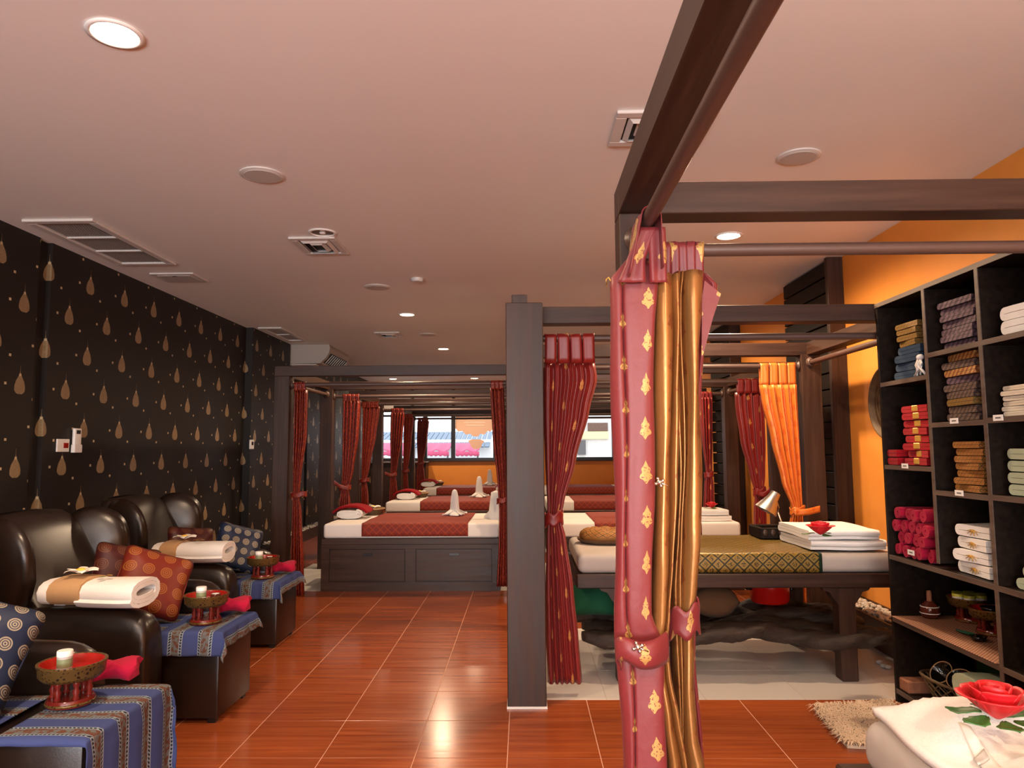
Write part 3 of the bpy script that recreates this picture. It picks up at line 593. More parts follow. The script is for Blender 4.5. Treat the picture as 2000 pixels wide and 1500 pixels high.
# ceiling air conditioner
ac = thing('air_conditioner', 'pale ceiling hung air conditioner at the dark wall corner', 'air conditioner', (XL+0.02, 10.75, H)); W = 0.64; zb = PY(560, 711, 10.75).z-H
prof = [(0, 0), (W, 0), (W+0.02, -0.05), (W+0.005, -0.12), (W-0.04, -0.20), (W-0.13, zb+0.01), (0.0, zb)]
b = MB(); n = len(prof); L = 1.2
b.add([(p[0], 0, p[1]-0.001) for p in prof]+[(p[0], L, p[1]-0.001) for p in prof], [tuple(range(n)), tuple(range(2*n-1, n-1, -1))]+[(i, n+i, n+(i+1) % n, (i+1) % n) for i in range(n)])
b.obj('body', 'ac_beige', ac)
def acp(f, o): return (lerp(W+0.005, W-0.115, f)+o, lerp(-0.13, zb+0.03, f)-o*0.4)
p0, p1, p2, p3 = acp(0, 0.004), acp(1, 0.004), acp(0, 0.016), acp(1, 0.016)
MB().add([(p[0], y_, p[1]) for y_ in (0.1, L-0.1) for p in (p0, p2, p3, p1)], [(0, 1, 2, 3), (7, 6, 5, 4), (0, 4, 5, 1), (1, 5, 6, 2), (2, 6, 7, 3), (3, 7, 4, 0)]).obj('air_outlet', 'vent_dark', ac)
for k in range(9):
    y_ = 0.16+k*(L-0.32)/8; MB().add([(p[0], q, p[1]) for q in (y_-0.006, y_+0.006) for p in (acp(0.05, 0.012), acp(0.05, 0.028), acp(0.95, 0.028), acp(0.95, 0.012))], [(0, 1, 2, 3), (7, 6, 5, 4), (0, 4, 5, 1), (1, 5, 6, 2), (2, 6, 7, 3), (3, 7, 4, 0)]).obj('fin', 'grey_plastic', ac)
MB().box(0.02, W-0.2, 0.05, L-0.05, zb-0.012, zb+0.001, 0.003).obj('intake_panel', 'white_plastic', ac)
# wall fittings on the left wall
p = PX(121, 870, XL); sw = thing('wall_switch', 'white wall switch with red lamp on leaf wallpaper', 'switch', (XL, p.y, p.z)); MB().box(0.0005, 0.012, -0.075, 0.075, -0.05, 0.05, 0.003).obj('plate', 'white_plastic', sw); MB().box(0.011, 0.018, 0.0, 0.055, -0.02, 0.02, 0.002).obj('rocker', 'bright_lacquer', sw)
p = PX(146, 861, XL); sw = thing('remote_control', 'white remote control in a holder on leaf wallpaper', 'remote', (XL, p.y, p.z)); MB().box(0.003, 0.028, -0.045, 0.045, -0.085, 0.10, 0.008, seg=3).obj('body', 'white_plastic', sw, True, auto=40); MB().box(0.0005, 0.034, -0.05, 0.05, -0.095, -0.03, 0.004).obj('holder', 'white_plastic', sw); MB().box(0.027, 0.030, -0.025, 0.025, 0.055, 0.085).obj('display', 'vent_dark', sw)
p = PX(490, 868, XL+0.09); sw = thing('wall_thermostat', 'small white thermostat plate on the wallpapered pilaster', 'thermostat', (XL+0.09, p.y, p.z)); MB().box(0.0005, 0.02, -0.06, 0.06, -0.06, 0.06, 0.004).obj('plate', 'white_plastic', sw); MB().box(0.019, 0.024, -0.03, 0.03, -0.01, 0.035, 0.002).obj('display', 'vent_dark', sw)
# ================================================================== CANOPY FRAMES
ZT, BH = 2.23, 0.10
def flange(parent, c, ax, sgn):
    prof = [(0.0, 0.001), (0.042, 0.001), (0.044, 0.010), (0.034, 0.012), (0.036, 0.016), (0.024, 0.020)]
    b = MB().lathe(prof, 20)
    if ax == 'x': b.xf(Matrix.Rotation(sgn*PI/2, 4, 'Y'))
    else: b.xf(Matrix.Rotation(-sgn*PI/2, 4, 'X'))
    b.xf(Matrix.Translation(Vector(c))); return b.obj('rod_flange', 'rod_paint', parent, True)
def frame(label, x0, x1, y0, y1, pw, posts, name='canopy_frame', zr=2.05, rods='fblr', pd=None, beams='fblr', zt=None):
    """x0..x1, y0..y1 outer size; posts: list of corner codes"""
    t_ = thing(name, label, 'canopy frame', (x0, y0, 0)); W, D = x1-x0, y1-y0; pd = pd or pw; B_ = 0.105; zt_ = zt or ZT; zb_ = zt_-(BH if zt is None else 0.105)
    for c_ in posts:
        px_ = 0 if 'l' in c_ else W-pw; py_ = 0 if 'f' in c_ else D-pd
        MB().box(px_, px_+pw, py_, py_+pd, 0, zb_, 0.004).obj('post', 'woodz', t_)
    if 'f' in beams: MB().box(0, W, 0, B_, zb_, zt_, 0.003).obj('beam', 'woodx', t_)
    if 'b' in beams: MB().box(0, W, D-B_, D, zb_, zt_, 0.003).obj('beam', 'woodx', t_)
    if 'l' in beams: MB().box(0, B_, B_, D-B_, zb_, zt_, 0.003).obj('beam', 'woody', t_)
    if 'r' in beams: MB().box(W-B_, W, B_, D-B_, zb_, zt_, 0.003).obj('beam', 'woody', t_)
    yf, yb, xl, xr = pd/2, D-pd/2, pw/2, W-pw/2
    for r_ in rods:
        if r_ == 'f': A_, E_ = (pw, yf, zr), (W-pw, yf, zr)
        if r_ == 'b': A_, E_ = (pw, yb, zr), (W-pw, yb, zr)
        if r_ == 'l': A_, E_ = (xl, pd, zr+0.02), (xl, D-pd, zr+0.02)
        if r_ == 'r': A_, E_ = (xr, pd, zr+0.02), (xr, D-pd, zr+0.02)
        o = MB().tube([A_, E_], 0.021, 14).obj('curtain_rod', 'rod_paint', t_, True, auto=50)
        if r_ in 'fb': flange(o, A_, 'x', 1); flange(o, E_, 'x', -1)
        else: flange(o, A_, 'y', 1); flange(o, E_, 'y', -1)
    return t_
# near bay: post behind the near curtain
pn = PY(1209, 410, 2.27)
NX = pn.x
frame('near dark wood canopy frame over the rose bed', NX, 2.62, 0.16, 2.385, 0.115, ['lb', 'rb'], rods='bl', beams='blr', zt=2.265)
# massage table bay
MX = PY(990, 900, 4.15).x
frame('dark wood canopy frame over the green massage table', MX, 2.36, 4.15, 5.80, 0.155, ['rf', 'lb', 'rb'], pd=0.12, rods='fbr')
t_ = thing('wide_post', 'wide dark wood post between the aisle and massage table', 'post', (MX, 4.02, 0))
pw_ = PY(1063, 900, 4.02).x-MX
MB().box(-0.0, pw_, 0, 0.125, 0, ZT+0.0, 0.004).obj('shaft', 'woodz', t_); MB().box(0.035, 0.125, 0.02, 0.11, ZT, ZT+0.05, 0.003).obj('cap', 'woodz', t_)
MB().box(-0.004, pw_+0.004, -0.004, 0.128, 0.0, 0.012).obj('foot_plate', 'white_tile', t_)
LXL = PY(532, 900, 7.0).x
frame('dark wood canopy frame over the first red bed of aisle row', LXL, 0.01, 7.0, 8.75, 0.15, ['lf', 'rf', 'lb', 'rb'])
frame('dark wood canopy frame over the middle red bed of aisle row', LXL, 0.01, 10.0, 11.8, 0.15, ['lf', 'rf', 'lb', 'rb'])
frame('dark wood canopy frame over the last red bed of aisle row', LXL, 0.01, 13.5, 15.25, 0.15, ['lf', 'rf', 'lb', 'rb'])
frame('dark wood canopy frame behind the massage table bay', 0.02, 2.555, 7.0, 8.75, 0.15, ['lf', 'rf', 'lb', 'rb'])
frame('dark wood canopy frame over the middle bed of wall row', 0.02, 2.555, 10.0, 11.8, 0.15, ['lf', 'rf', 'lb', 'rb'])
frame('dark wood canopy frame over the last bed of wall row', 0.02, 2.555, 13.5, 15.25, 0.15, ['lf', 'rf', 'lb', 'rb'])
# ================================================================== CURTAINS
def pleats(n, amp=1.0, sk=0.25, res=10, ph=0.0):
    out = []; rr = random.Random(int(ph*100)+n); cuts = [0.0]
    for k in range(n): cuts.append(cuts[-1]+rr.uniform(0.6, 1.5))
    cuts = [c/cuts[-1] for c in cuts]
    for k in range(n):
        a_, d_ = rr.uniform(0.6, 1.25), rr.uniform(0.15, 0.35)
        for i in range(res):
            q = i/res; sh = math.sin(q*PI)**0.7 if q < 1 else 0
            out.append((lerp(cuts[k], cuts[k+1], q)+d_*sk/n*math.sin(q*2*PI), amp*a_*(0.6-1.5*sh)+0.12*math.sin(q*17+k)))
    out.append((1.0, 0.6)); return out
def smooth_cs(pts, res=6):
    out = []; n = len(pts)
    for i in range(n-1):
        p0, p1, p2, p3 = pts[max(i-1, 0)], pts[i], pts[i+1], pts[min(i+2, n-1)]
        for k in range(res):
            t = k/res; out.append(tuple(0.5*((2*b_)+(-a_+c_)*t+(2*a_-5*b_+4*c_-d_)*t*t+(-a_+3*b_-3*c_+d_)*t**3) for a_, b_, c_, d_ in zip(p0, p1, p2, p3)))
    out.append(pts[-1]); return out
def sheet(Y, rows, cs, amp, rise=46, uw=None, uoff=0.0, lo=-99, hi=99, ztop=2.005, wig=0.0):
    """rows: (py, pxL, pxR, ampfactor) on plane Y; cs: cross-section (c, depth)"""
    R_ = []
    for r in rows:
        a, c = PY(r[1], r[0], Y), PY(r[2], r[0], Y); xl_ = max(a.x, lo+0.028); xr_ = min(max(c.x, xl_+0.05), hi-0.028); xl_ = min(xl_, xr_-0.04); R_.append((-min(a.z, ztop), xl_, xr_, r[3] if len(r) > 3 else 1.0, r[4] if len(r) > 4 else 0.0))
    arc = [0.0]; w0 = max(q[2]-q[1] for q in R_)
    for p, q in zip(cs, cs[1:]): arc.append(arc[-1]+math.hypot((q[0]-p[0])*w0, (q[1]-p[1])*amp))
    z0, z1 = R_[0][0], R_[-1][0]; n = len(cs)-1
    def fn(u, v):
        i = int(round(u*n)); c, d = cs[i]; zz = lerp(z0, z1, v); xl, xr, k, dy = interp(R_, zz)
        x = min(max(lerp(xl, xr, c), lo+0.02), hi-0.02) if lo > -90 or hi < 90 else lerp(xl, xr, c); x += wig*math.sin(zz*9+c*7)*k
        return (x, Y+d*amp*k+dy+0.25*wig*math.sin(zz*7+c*11), -zz)
    return MB().grid(fn, n, rise, lambda u, v: (uoff+arc[int(round(u*n))], -lerp(z0, z1, v)))
def tieband(Y, py, pxL, pxR, dep, h=0.06, ruff=0.006, lo=-99, hi=99):
    a, c = PY(pxL, py, Y), PY(pxR, py, Y); q = max(0, lo+0.018-a.x)-max(0, c.x-hi+0.018); a.x += q; c.x += q; cx, rx = (a.x+c.x)/2, (c.x-a.x)/2
    return MB().grid(lambda u, v: (cx+(rx+0.006)*math.cos(u*2*PI)*(1+0.10*abs(v-0.5)), Y+(dep+0.006)*math.sin(u*2*PI)*(1+0.12*abs(v-0.5)), a.z+(v-0.5)*h+ruff*math.sin(u*2*PI*5)+0.01*math.cos(u*2*PI)), 40, 5, lambda u, v: (u*0.5, v*h), cu=True)
def tabs(parent, Y, pyrod, pytop, pxL, pxR, n, mat, r=0.0265, yc=None, frac=0.9, lo=-99, hi=99):
    """loops of cloth over the rod"""
    zr_ = PY(pxL, pyrod, Y).z; zt_ = PY(pxL, pytop, Y).z; zr_ = 2.05; zt_ = min(zt_, 2.0); xa_, xb_ = PY(pxL, pyrod, Y).x, PY(pxR, pyrod, Y).x; xa_ = max(xa_, lo+0.026); xb_ = min(max(xb_, xa_+0.08), hi-0.026); xa_ = min(xa_, xb_-0.06); w_ = (xb_-xa_)/n
    yc = Y if yc is None else yc
    for k in range(n):
        x0_ = xa_+k*w_; rr_ = r+0.002*(k % 2)
        path = [(-rr_*0.6, zt_-0.01), (-rr_*0.8, lerp(zt_, zr_, 0.5))]+[(-rr_*math.cos(q*PI/8), zr_+rr_*math.sin(q*PI/8)) for q in range(9)]+[(rr_*0.8, lerp(zt_, zr_, 0.5)), (rr_*0.6, zt_-0.01)]
        path = smooth_cs(path, 2); m = len(path)-1
        MB().grid(lambda u, v: (x0_+w_*(0.5+(u-0.5)*frac)+0.003*math.sin(v*9+k), yc+path[int(round(v*m))][0]+0.002*math.sin(u*6), path[int(round(v*m))][1]), 4, m, lambda u, v: (u*w_+k*0.05, v*0.2)).obj('tab_loop', mat, parent, True, solid=0.003)
def curtain(label, Y, rows, n, amp, mat, lining=None, tie=None, sash=None, rod=None, ntab=4, name='tied_curtain', seed=0, rodY=None, wig=0.0, bay=None):
    t_ = thing(name, label, 'curtain', (0, 0, 0))
    lo, hi = bay or ((LXL+0.15, -0.14) if mat == 'brocade' else (0.17, 2.405) if Y > 6.5 else (MX+0.155, 2.205))
    cs = pleats(n, 1.0, ph=seed)
    s = sheet(Y, rows, cs, amp, wig=wig, lo=lo, hi=hi); 
    s.obj('panel', mat, t_, True, solid=0.003)
    if lining:
        s = sheet(Y+0.006, rows, cs, amp, wig=wig, lo=lo, hi=hi); s.obj('lining', lining, t_, True, solid=0.003)
    if tie: tieband(Y, *tie, lo=lo, hi=hi).obj('tieback', mat, t_, True, solid=0.006)
    if sash:
        P_ = [PY(px, py, Y-0.055) for px, py in sash]; P_ = smooth_cs([tuple(p) for p in P_], 5); m = len(P_)-1
        MB().grid(lambda u, v: (P_[int(round(u*m))][0], P_[int(round(u*m))][1]+0.004*math.sin(u*9), P_[int(round(u*m))][2]+(v-0.5)*0.05), m, 3, lambda u, v: (u*0.3, v*0.05)).obj('sash', mat, t_, True, solid=0.005)
    if rod: tabs(t_, Y, rod, rows[0][0], rows[0][1]+1, rows[0][2]-1, ntab, mat, yc=rodY, lo=lo, hi=hi)
    return t_
# --- near curtains (crimson outside, gold satin inside)
YC, YD = 2.12, 2.30
nc = thing('tied_curtain', 'crimson silk curtain with gold leaf motifs tied beside near post', 'curtain')
rowsC = [(508, 1222, 1290, .5), (545, 1190, 1283, .8), (640, 1194, 1279, 1), (800, 1197, 1277, 1), (950, 1200, 1276, 1), (1100, 1204, 1273, 1), (1200, 1203, 1274, .9), (1262, 1203, 1298, .6), (1320, 1209, 1296, .8), (1400, 1214, 1294, 1), (1500, 1217, 1300, 1.1), (1660, 1214, 1318, 1.1)]
csC = smooth_cs([(0.22, 1.6), (0.06, 0.9), (0.0, 0.25), (0.04, -0.25), (0.15, -0.55), (0.24, -0.50), (0.28, -0.20), (0.33, -0.52), (0.48, -0.62), (0.66, -0.66), (0.84, -0.62), (0.95, -0.48), (1.0, 0.0), (0.96, 0.7), (0.84, 1.4)], 6)
s_ = sheet(YC, rowsC, csC, 0.042, 60, wig=0.004); s_.obj('panel', 'crimson_silk', nc, True, solid=0.003)
rowsG = [(535, 1278, 1326, .6), (640, 1276, 1329, 1), (800, 1275, 1329, 1), (950, 1276, 1323, 1), (1100, 1277, 1316, 1), (1200, 1277, 1302, .7), (1262, 1272, 1296, .5), (1320, 1277, 1308, .7), (1400, 1288, 1326, 1), (1500, 1302, 1342, 1), (1660, 1312, 1360, 1)]
csG = smooth_cs([(0.0, 0.9), (0.06, 0.1), (0.16, -0.55), (0.34, -0.95), (0.52, -0.8), (0.66, -0.1), (0.72, 0.35), (0.80, -0.15), (0.88, -0.4), (0.97, 0.1), (1.0, 0.9)], 6)
sheet(YC+0.015, rowsG, csG, 0.038, 60, wig=0.003, uoff=0.03).obj('lining', 'gold_satin', nc, True, solid=0.003)
# loops of the near curtain over the rod that runs along the bay
xr_ = NX+0.115/2; zr_ = 2.07
def loop_strip(y0, w_, zr_, targets, ph):
    P_ = []
    (xa_, za_), (xb_, zb_) = targets
    r_ = 0.028
    P_ = [(xa_, za_), (lerp(xa_, xr_-r_, 0.6), lerp(za_, zr_, 0.6)), (xr_-r_, zr_)]+[(xr_-r_*math.cos(q*PI/6), zr_+r_*math.sin(q*PI/6)) for q in range(1, 6)]+[(xr_+r_, zr_), (lerp(xb_, xr_+r_, 0.5), lerp(zb_, zr_, 0.45)), (xb_, zb_)]
    P_ = smooth_cs(P_, 3); m = len(P_)-1
    MB().grid(lambda u, v: (P_[int(round(v*m))][0]+0.004*math.sin(u*5+ph), y0+(u-0.5)*w_*(1.0+0.5*abs(v-0.5)), P_[int(round(v*m))][1]), 6, m, lambda u, v: (u*0.06, v*0.3)).obj('tab_loop', 'crimson_silk', nc, True, solid=0.003)
xa1, za1 = PY(1222, 548, YC-0.02).x, PY(1222, 548, YC-0.02).z; xb1, zb1 = PY(1283, 535, YC).x, PY(1283, 535, YC).z
loop_strip(2.06, 0.075, zr_, ((xa1, za1), (xb1, zb1)), 0.0); loop_strip(2.15, 0.06, zr_, ((xa1+0.01, za1), (xb1, zb1)), 1.5)
for rows_ in ([(444, 1250, 1267, .3), (475, 1238, 1264, .6), (510, 1224, 1260, 1), (552, 1208, 1262, 1)], [(444, 1266, 1277, .3), (490, 1268, 1282, .6), (552, 1270, 1290, 1)]):
    sheet(2.065, rows_, smooth_cs([(0, 0.5), (0.15, -0.3), (0.5, 0.1), (0.85, -0.4), (1, 0.5)], 5), 0.012, 14, ztop=9).obj('tab_loop', 'crimson_silk', nc, True, solid=0.003)
# sash of the near curtain
P_ = smooth_cs([tuple(PY(px, py, Yq)) for px, py, Yq in ((1212, 1292, 2.10), (1203, 1270, 2.06), (1222, 1268, 2.035), (1250, 1280, 2.03), (1280, 1276, 2.04), (1304, 1262, 2.08))], 6); m_ = len(P_)-1
MB().grid(lambda u, v: (P_[int(round(u*m_))][0], P_[int(round(u*m_))][1]-0.012*math.sin(v*PI), P_[int(round(u*m_))][2]+(v-0.5)*(0.050+0.035*u)), m_, 5, lambda u, v: (u*0.26+0.05, v*0.09)).obj('sash', 'crimson_silk', nc, True, solid=0.005)
for (px_, py_, Yq, rr_) in ((1288, 942, 2.06, 0.008), (1246, 1264, 2.015, 0.009)):
    c_ = PY(px_, py_, Yq); b = MB(); b.sphere(c_, rr_, 8, 6)
    for q in range(4): b.sphere(c_+Vector((math.cos(q*1.57+0.4)*rr_*1.4, -0.002, math.sin(q*1.57+0.4)*rr_*1.4)), rr_*0.6, 6, 5)
    b.tube([c_, c_+Vector((0.028, 0.0, -0.012))], 0.002, 6); b.obj('brooch', 'chrome', nc, True)
c_ = PY(1187, 548, YC); MB().tube([c_+Vector((0.012, 0, -0.006)), c_+Vector((0.002, 0, 0.010)), c_+Vector((-0.004, 0, 0.004)), c_+Vector((-0.004, 0, -0.018))], 0.0025, 6).obj('hook', 'gold_thread', nc, True)
nd = thing('tied_curtain', 'gold satin lined crimson curtain gathered behind the near post', 'curtain')
rowsD = [(530, 1318, 1374, .6), (575, 1314, 1372, 1), (700, 1318, 1368, 1), (900, 1320, 1372, 1), (1050, 1318, 1370, 1), (1150, 1314, 1366, .8), (1208, 1313, 1358, .55), (1260, 1310, 1358, .7), (1350, 1306, 1356, 1), (1440, 1308, 1362, 1.1), (1500, 1312, 1378, 1.2), (1640, 1306, 1400, 1.3)]
csD = smooth_cs([(0.0, 1.0), (0.05, 0.2), (0.12, -0.3), (0.20, 0.2), (0.27, -0.35), (0.33, 0.15), (0.42, -0.5), (0.56, -1.0), (0.72, -1.0), (0.86, -0.55), (0.95, 0.1), (1.0, 0.9)], 6)
sheet(YD-0.03, rowsD, csD, 0.036, 60, wig=0.004, uoff=0.02, lo=NX+0.115).obj('lining', 'gold_satin', nd, True, solid=0.003)
rowsE = [(535, 1300, 1380, .8), (560, 1298, 1404, 1), (600, 1302, 1398, 1), (660, 1306, 1378, 1), (800, 1308, 1371, 1), (1208, 1312, 1360, .6), (1300, 1306, 1358, .9), (1500, 1308, 1376, 1.2), (1640, 1302, 1402, 1.3)]
sheet(YD+0.03, rowsE, pleats(5), 0.016, 50, wig=0.003, lo=NX+0.115).obj('panel', 'crimson_silk', nd, True, solid=0.003)
A_ = [(1376, 548), (1408, 574), (1392, 622), (1374, 690), (1370, 700), (1371, 580)]
b = MB(); Q_ = [PY(px, py, YD-0.01) for px, py in A_]; b.add([(q.x, q.y, q.z) for q in Q_], [(0, 1, 2, 3, 4, 5)], [(q.x*1.0, q.z) for q in Q_]); b.obj('turned_edge', 'crimson_silk', nd, solid=0.003)
tabs(nd, YD, 487, 545, 1292, 1376, 5, 'crimson_silk', yc=2.385-0.115/2, frac=1.0, lo=NX+0.115)
tieband(YD-0.015, 1208, 1308, 1360, 0.045, 0.085, 0.012).obj('tieback', 'crimson_silk', nd, True, solid=0.006)
# --- massage table bay
curtain('long crimson curtain tied back beside the wide dark post', 4.24, [(708, 1061, 1162, 1), (740, 1060, 1167, 1.1), (800, 1061, 1152, 1), (900, 1065, 1125, .8), (980, 1069, 1102, .5), (1012, 1070, 1095, .42), (1050, 1068, 1105, .6), (1150, 1066, 1120, .9), (1250, 1067, 1130, 1), (1334, 1070, 1137, 1.1)], 6, 0.030, 'scarlet_silk', 'orange_lining', (1013, 1066, 1097, 0.03, 0.07, 0.010), None, 661, 4, seed=0.5, rodY=4.21)
curtain('bright orange red curtain tied to the rear post by the orange wall', 5.70, [(752, 1484, 1567, 1), (780, 1488, 1567, 1), (860, 1507, 1567, 1), (940, 1527, 1567, .7), (995, 1548, 1568, .4), (1020, 1543, 1575, .6), (1080, 1540, 1580, .9), (1180, 1540, 1582, 1)], 5, 0.035, 'orange_lining', 'scarlet_silk', (996, 1545, 1570, 0.03, 0.05), [(1552, 1002), (1575, 1000), (1602, 994)], 719, 4, seed=1.2, rodY=5.74)
curtain('shaded crimson curtain behind the silver desk lamp', 7.09, [(767, 1436, 1494, 1), (790, 1437, 1496, 1), (860, 1447, 1496, 1), (930, 1466, 1495, .6), (962, 1475, 1492, .4), (1000, 1473, 1497, .6), (1150, 1470, 1500, 1)], 5, 0.03, 'scarlet_silk', 'orange_lining', (960, 1473, 1494, 0.03, 0.06, 0.012), [(1478, 962), (1492, 966), (1504, 956)], 744, 4, seed=0.3, rodY=7.075)
curtain('narrow dark red curtain on the rear post beyond the rose bed towels', 8.66, [(776, 1368, 1392, 1), (860, 1372, 1392, 1), (925, 1379, 1391, .4), (945, 1376, 1394, .7), (1000, 1374, 1396, 1)], 4, 0.03, 'scarlet_silk', 'orange_lining', (927, 1377, 1392, 0.03, 0.06), None, 771, 3, seed=2.0, rodY=8.675)
# --- aisle row of beds
curtain('dark red brocade curtain on the first aisle post by the wallpaper', 7.09, [(762, 562, 600, 1), (850, 561, 598, 1), (925, 562, 588, .7), (966, 560, 584, .45), (1000, 557, 588, .7), (1110, 553, 592, 1), (1166, 551, 593, 1.05)], 5, 0.035, 'brocade', None, (966, 558, 586, 0.035, 0.05), None, 752, 3, seed=0.2, rodY=7.075)
curtain('dark red brocade curtain on the first bed frame beside the wide post', 7.09, [(755, 957, 984, 1), (850, 962, 988, 1), (950, 972, 992, .7), (1000, 975, 992, .5), (1060, 974, 994, .8), (1145, 970, 994, 1)], 4, 0.03, 'brocade', None, (977, 973, 993, 0.03, 0.05), None, 748, 3, seed=1.1, rodY=7.075)
curtain('bright red brocade curtain on the rear post of first aisle bed', 8.68, [(783, 669, 704, 1), (850, 668, 700, 1), (920, 668, 690, .7), (953, 666, 682, .45), (985, 662, 684, .8), (1060, 658, 686, 1)], 5, 0.035, 'brocade', None, (953, 664, 684, 0.035, 0.05), [(652, 942), (664, 950), (680, 955)], 773, 4, seed=0.9, rodY=8.675)
curtain('dull red brocade curtain between the first and middle bed frames', 10.09, [(788, 705, 742, 1), (850, 704, 734, 1), (910, 704, 722, .7), (938, 703, 716, .45), (970, 702, 719, .8), (1030, 700, 722, 1)], 5, 0.035, 'brocade', None, (938, 702, 717, 0.035, 0.05), None, 783, 4, seed=1.7, rodY=10.075)
curtain('red brocade curtain on the middle aisle bed rear post', 11.72, [(800, 763, 790, 1), (850, 762, 786, 1), (910, 763, 776, .6), (927, 762, 773, .45), (960, 760, 776, .8), (1010, 759, 778, 1)], 5, 0.035, 'brocade', None, (927, 761, 774, 0.03, 0.05), [(751, 924), (762, 928), (772, 927)], 796, 3, seed=0.4, rodY=11.725)
curtain('dark red brocade curtain on the last aisle bed front post', 13.58, [(806, 788, 808, 1), (870, 787, 803, 1), (920, 787, 796, .5), (980, 783, 799, 1)], 4, 0.03, 'brocade', None, (920, 785, 797, 0.03, 0.05), None, 802, 3, seed=1.4, rodY=13.575)
curtain('red brocade curtain on the last aisle bed rear post by window', 15.17, [(814, 815, 838, 1), (860, 814, 834, 1), (905, 816, 826, .5), (925, 812, 829, .8), (960, 810, 832, 1)], 4, 0.03, 'brocade', None, (905, 814, 827, 0.03, 0.05), None, 809, 3, seed=2.4, rodY=15.175)
# ================================================================== CLOTH SHAPES
def ribbon(path, th, L, nL=6, wob=0.0, seed=0, mi=0, taper=0.0):
    """ribbon following a 2-D path (y,z), extruded along X from 0 to L"""
    n = len(path); N_ = []
    for i in range(n):
        a, c = path[max(i-1, 0)], path[min(i+1, n-1)]; dy, dz = c[0]-a[0], c[1]-a[1]; l = math.hypot(dy, dz) or 1
        N_.append((-dz/l, dy/l))
    loop = [(p[0]+q[0]*th/2, p[1]+q[1]*th/2) for p, q in zip(path, N_)]+[(p[0]-q[0]*th/2, p[1]-q[1]*th/2) for p, q in reversed(list(zip(path, N_)))]
    m = len(loop); rr = random.Random(seed); ph = [rr.uniform(0, 6) for _ in range(4)]
    b = MB(); vs, fs, us = [], [], []
    for j in range(nL+1):
        x = L*j/nL; e = 1-taper*(1 if j in (0, nL) else 0)
        for k, (y, z) in enumerate(loop):
            vs.append((x+(wob*0.8*math.sin(y*30+ph[2]) if j in (0, nL) else 0), y*e+wob*math.sin(x*11+ph[0]+z*8), z*(1-taper*0.4*(1-e))+wob*0.6*math.sin(x*14+ph[1]+y*9))); us.append((x, y+z))
    for j in range(nL):
        for k in range(m): fs.append((j*m+k, j*m+(k+1) % m, (j+1)*m+(k+1) % m, (j+1)*m+k))
    for j in (0, nL):
        for k in range(n-1): fs.append((j*m+k, j*m+k+1, j*m+m-2-k, j*m+m-1-k))
    return b.add(vs, fs, us, mi)
def fold_path(w, h, layers, res=6):
    t_ = h/layers; r = t_/2; P_ = []
    for k in range(layers):
        z = t_*(k+0.5); y0, y1 = (-w/2+r, w/2-r) if k % 2 == 0 else (w/2-r, -w/2+r)
        sag = 0.06*t_
        for i in range(5): P_.append((lerp(y0, y1, i/4), z))
        if k < layers-1:
            for i in range(1, res):
                a = -PI/2+PI*i/res; P_.append((y1+(1 if y1 > 0 else -1)*r*math.cos(a), z+t_/2+t_/2*math.sin(a)))
    return P_, t_
def folded(w, d, h, layers=3, wob=0.004, seed=0):
    """folded cloth, w along Y, d along X, folds on the Y ends; base at z 0"""
    P_, t_ = fold_path(w, h, layers); return ribbon(P_, t_*0.93, d, 6, wob, seed, taper=0.02)
def spiral_path(w, h, turns, th, res=14):
    P_ = []; n = int(turns*res)
    for i in range(n+1):
        a = 2*PI*i/res; rem = th*(n-i)/res
        ry, rz = max(0.004, w/2-th/2-rem*1.0), max(0.004, h/2-th/2-rem*1.0)
        c, s = math.cos(-a-0.6), math.sin(-a-0.6); p = 2.6
        P_.append((ry*abs(c)**(2/p)*(1 if c > 0 else -1), rz*abs(s)**(2/p)*(1 if s > 0 else -1)))
    return P_
def rolled(L, w, h, turns=2.6, th=0.02, seed=0, wob=0.003): 
    b = ribbon(spiral_path(w, h, turns, th), th*0.93, L, 6, wob, seed, taper=0.03); b.xf(Matrix.Translation((0, 0, h/2))); return b
def drape(hx0, hx1, hy0, hy1, bx, by, zt, seed=0, n=44, gap=0.005, along='x', wave=0.012, flare=0.12):
    rr = random.Random(seed); ph = [rr.uniform(0, 6) for _ in range(6)]
    def fn(u, v):
        x, y = lerp(-hx0, hx1, u), lerp(-hy0, hy1, v)
        ox, oy = max(0, abs(x)-bx), max(0, abs(y)-by); sx, sy = (1 if x > 0 else -1), (1 if y > 0 else -1)
        drop = max(ox, oy)+0.25*min(ox, oy); k = 0.02
        dz = drop-k*(1-math.exp(-drop/k))*0.6
        X_, Y_ = sx*min(abs(x), bx), sy*min(abs(y), by)
        wv = wave*min(1, drop/0.08)
        if ox > 0: X_ += sx*(gap+min(ox, 0.012)+flare*ox*min(1, oy/0.05+0.15)+abs(wv*math.sin(y*21+ph[0])))
        if oy > 0: Y_ += sy*(gap+min(oy, 0.012)+flare*oy*min(1, ox/0.05+0.15)+abs(wv*math.sin(x*23+ph[1])))
        return (X_, Y_, zt+gap-dz+0.003*math.sin(x*13+ph[2])*math.sin(y*11+ph[3])*(1 if drop == 0 else 0)+0.002)
    uvf = (lambda u, v: (lerp(-hx0, hx1, u), lerp(-hy0, hy1, v)+0.3)) if along == 'x' else (lambda u, v: (lerp(-hy0, hy1, v), lerp(-hx0, hx1, u)+0.3))
    return MB().grid(fn, n, n, uvf)
def cushion(w, h, th, mat, name='cushion'):
    out = []
    for x, z in superell(w/2, h/2, 12.0, 56):
        r = math.hypot(x/(w/2), z/(h/2)); k = 0.93+0.07*min(1.0, max(0, r-0.95)/0.3); out.append((x*k, z*k))
    return inflate(out, th, 8, 0.55)
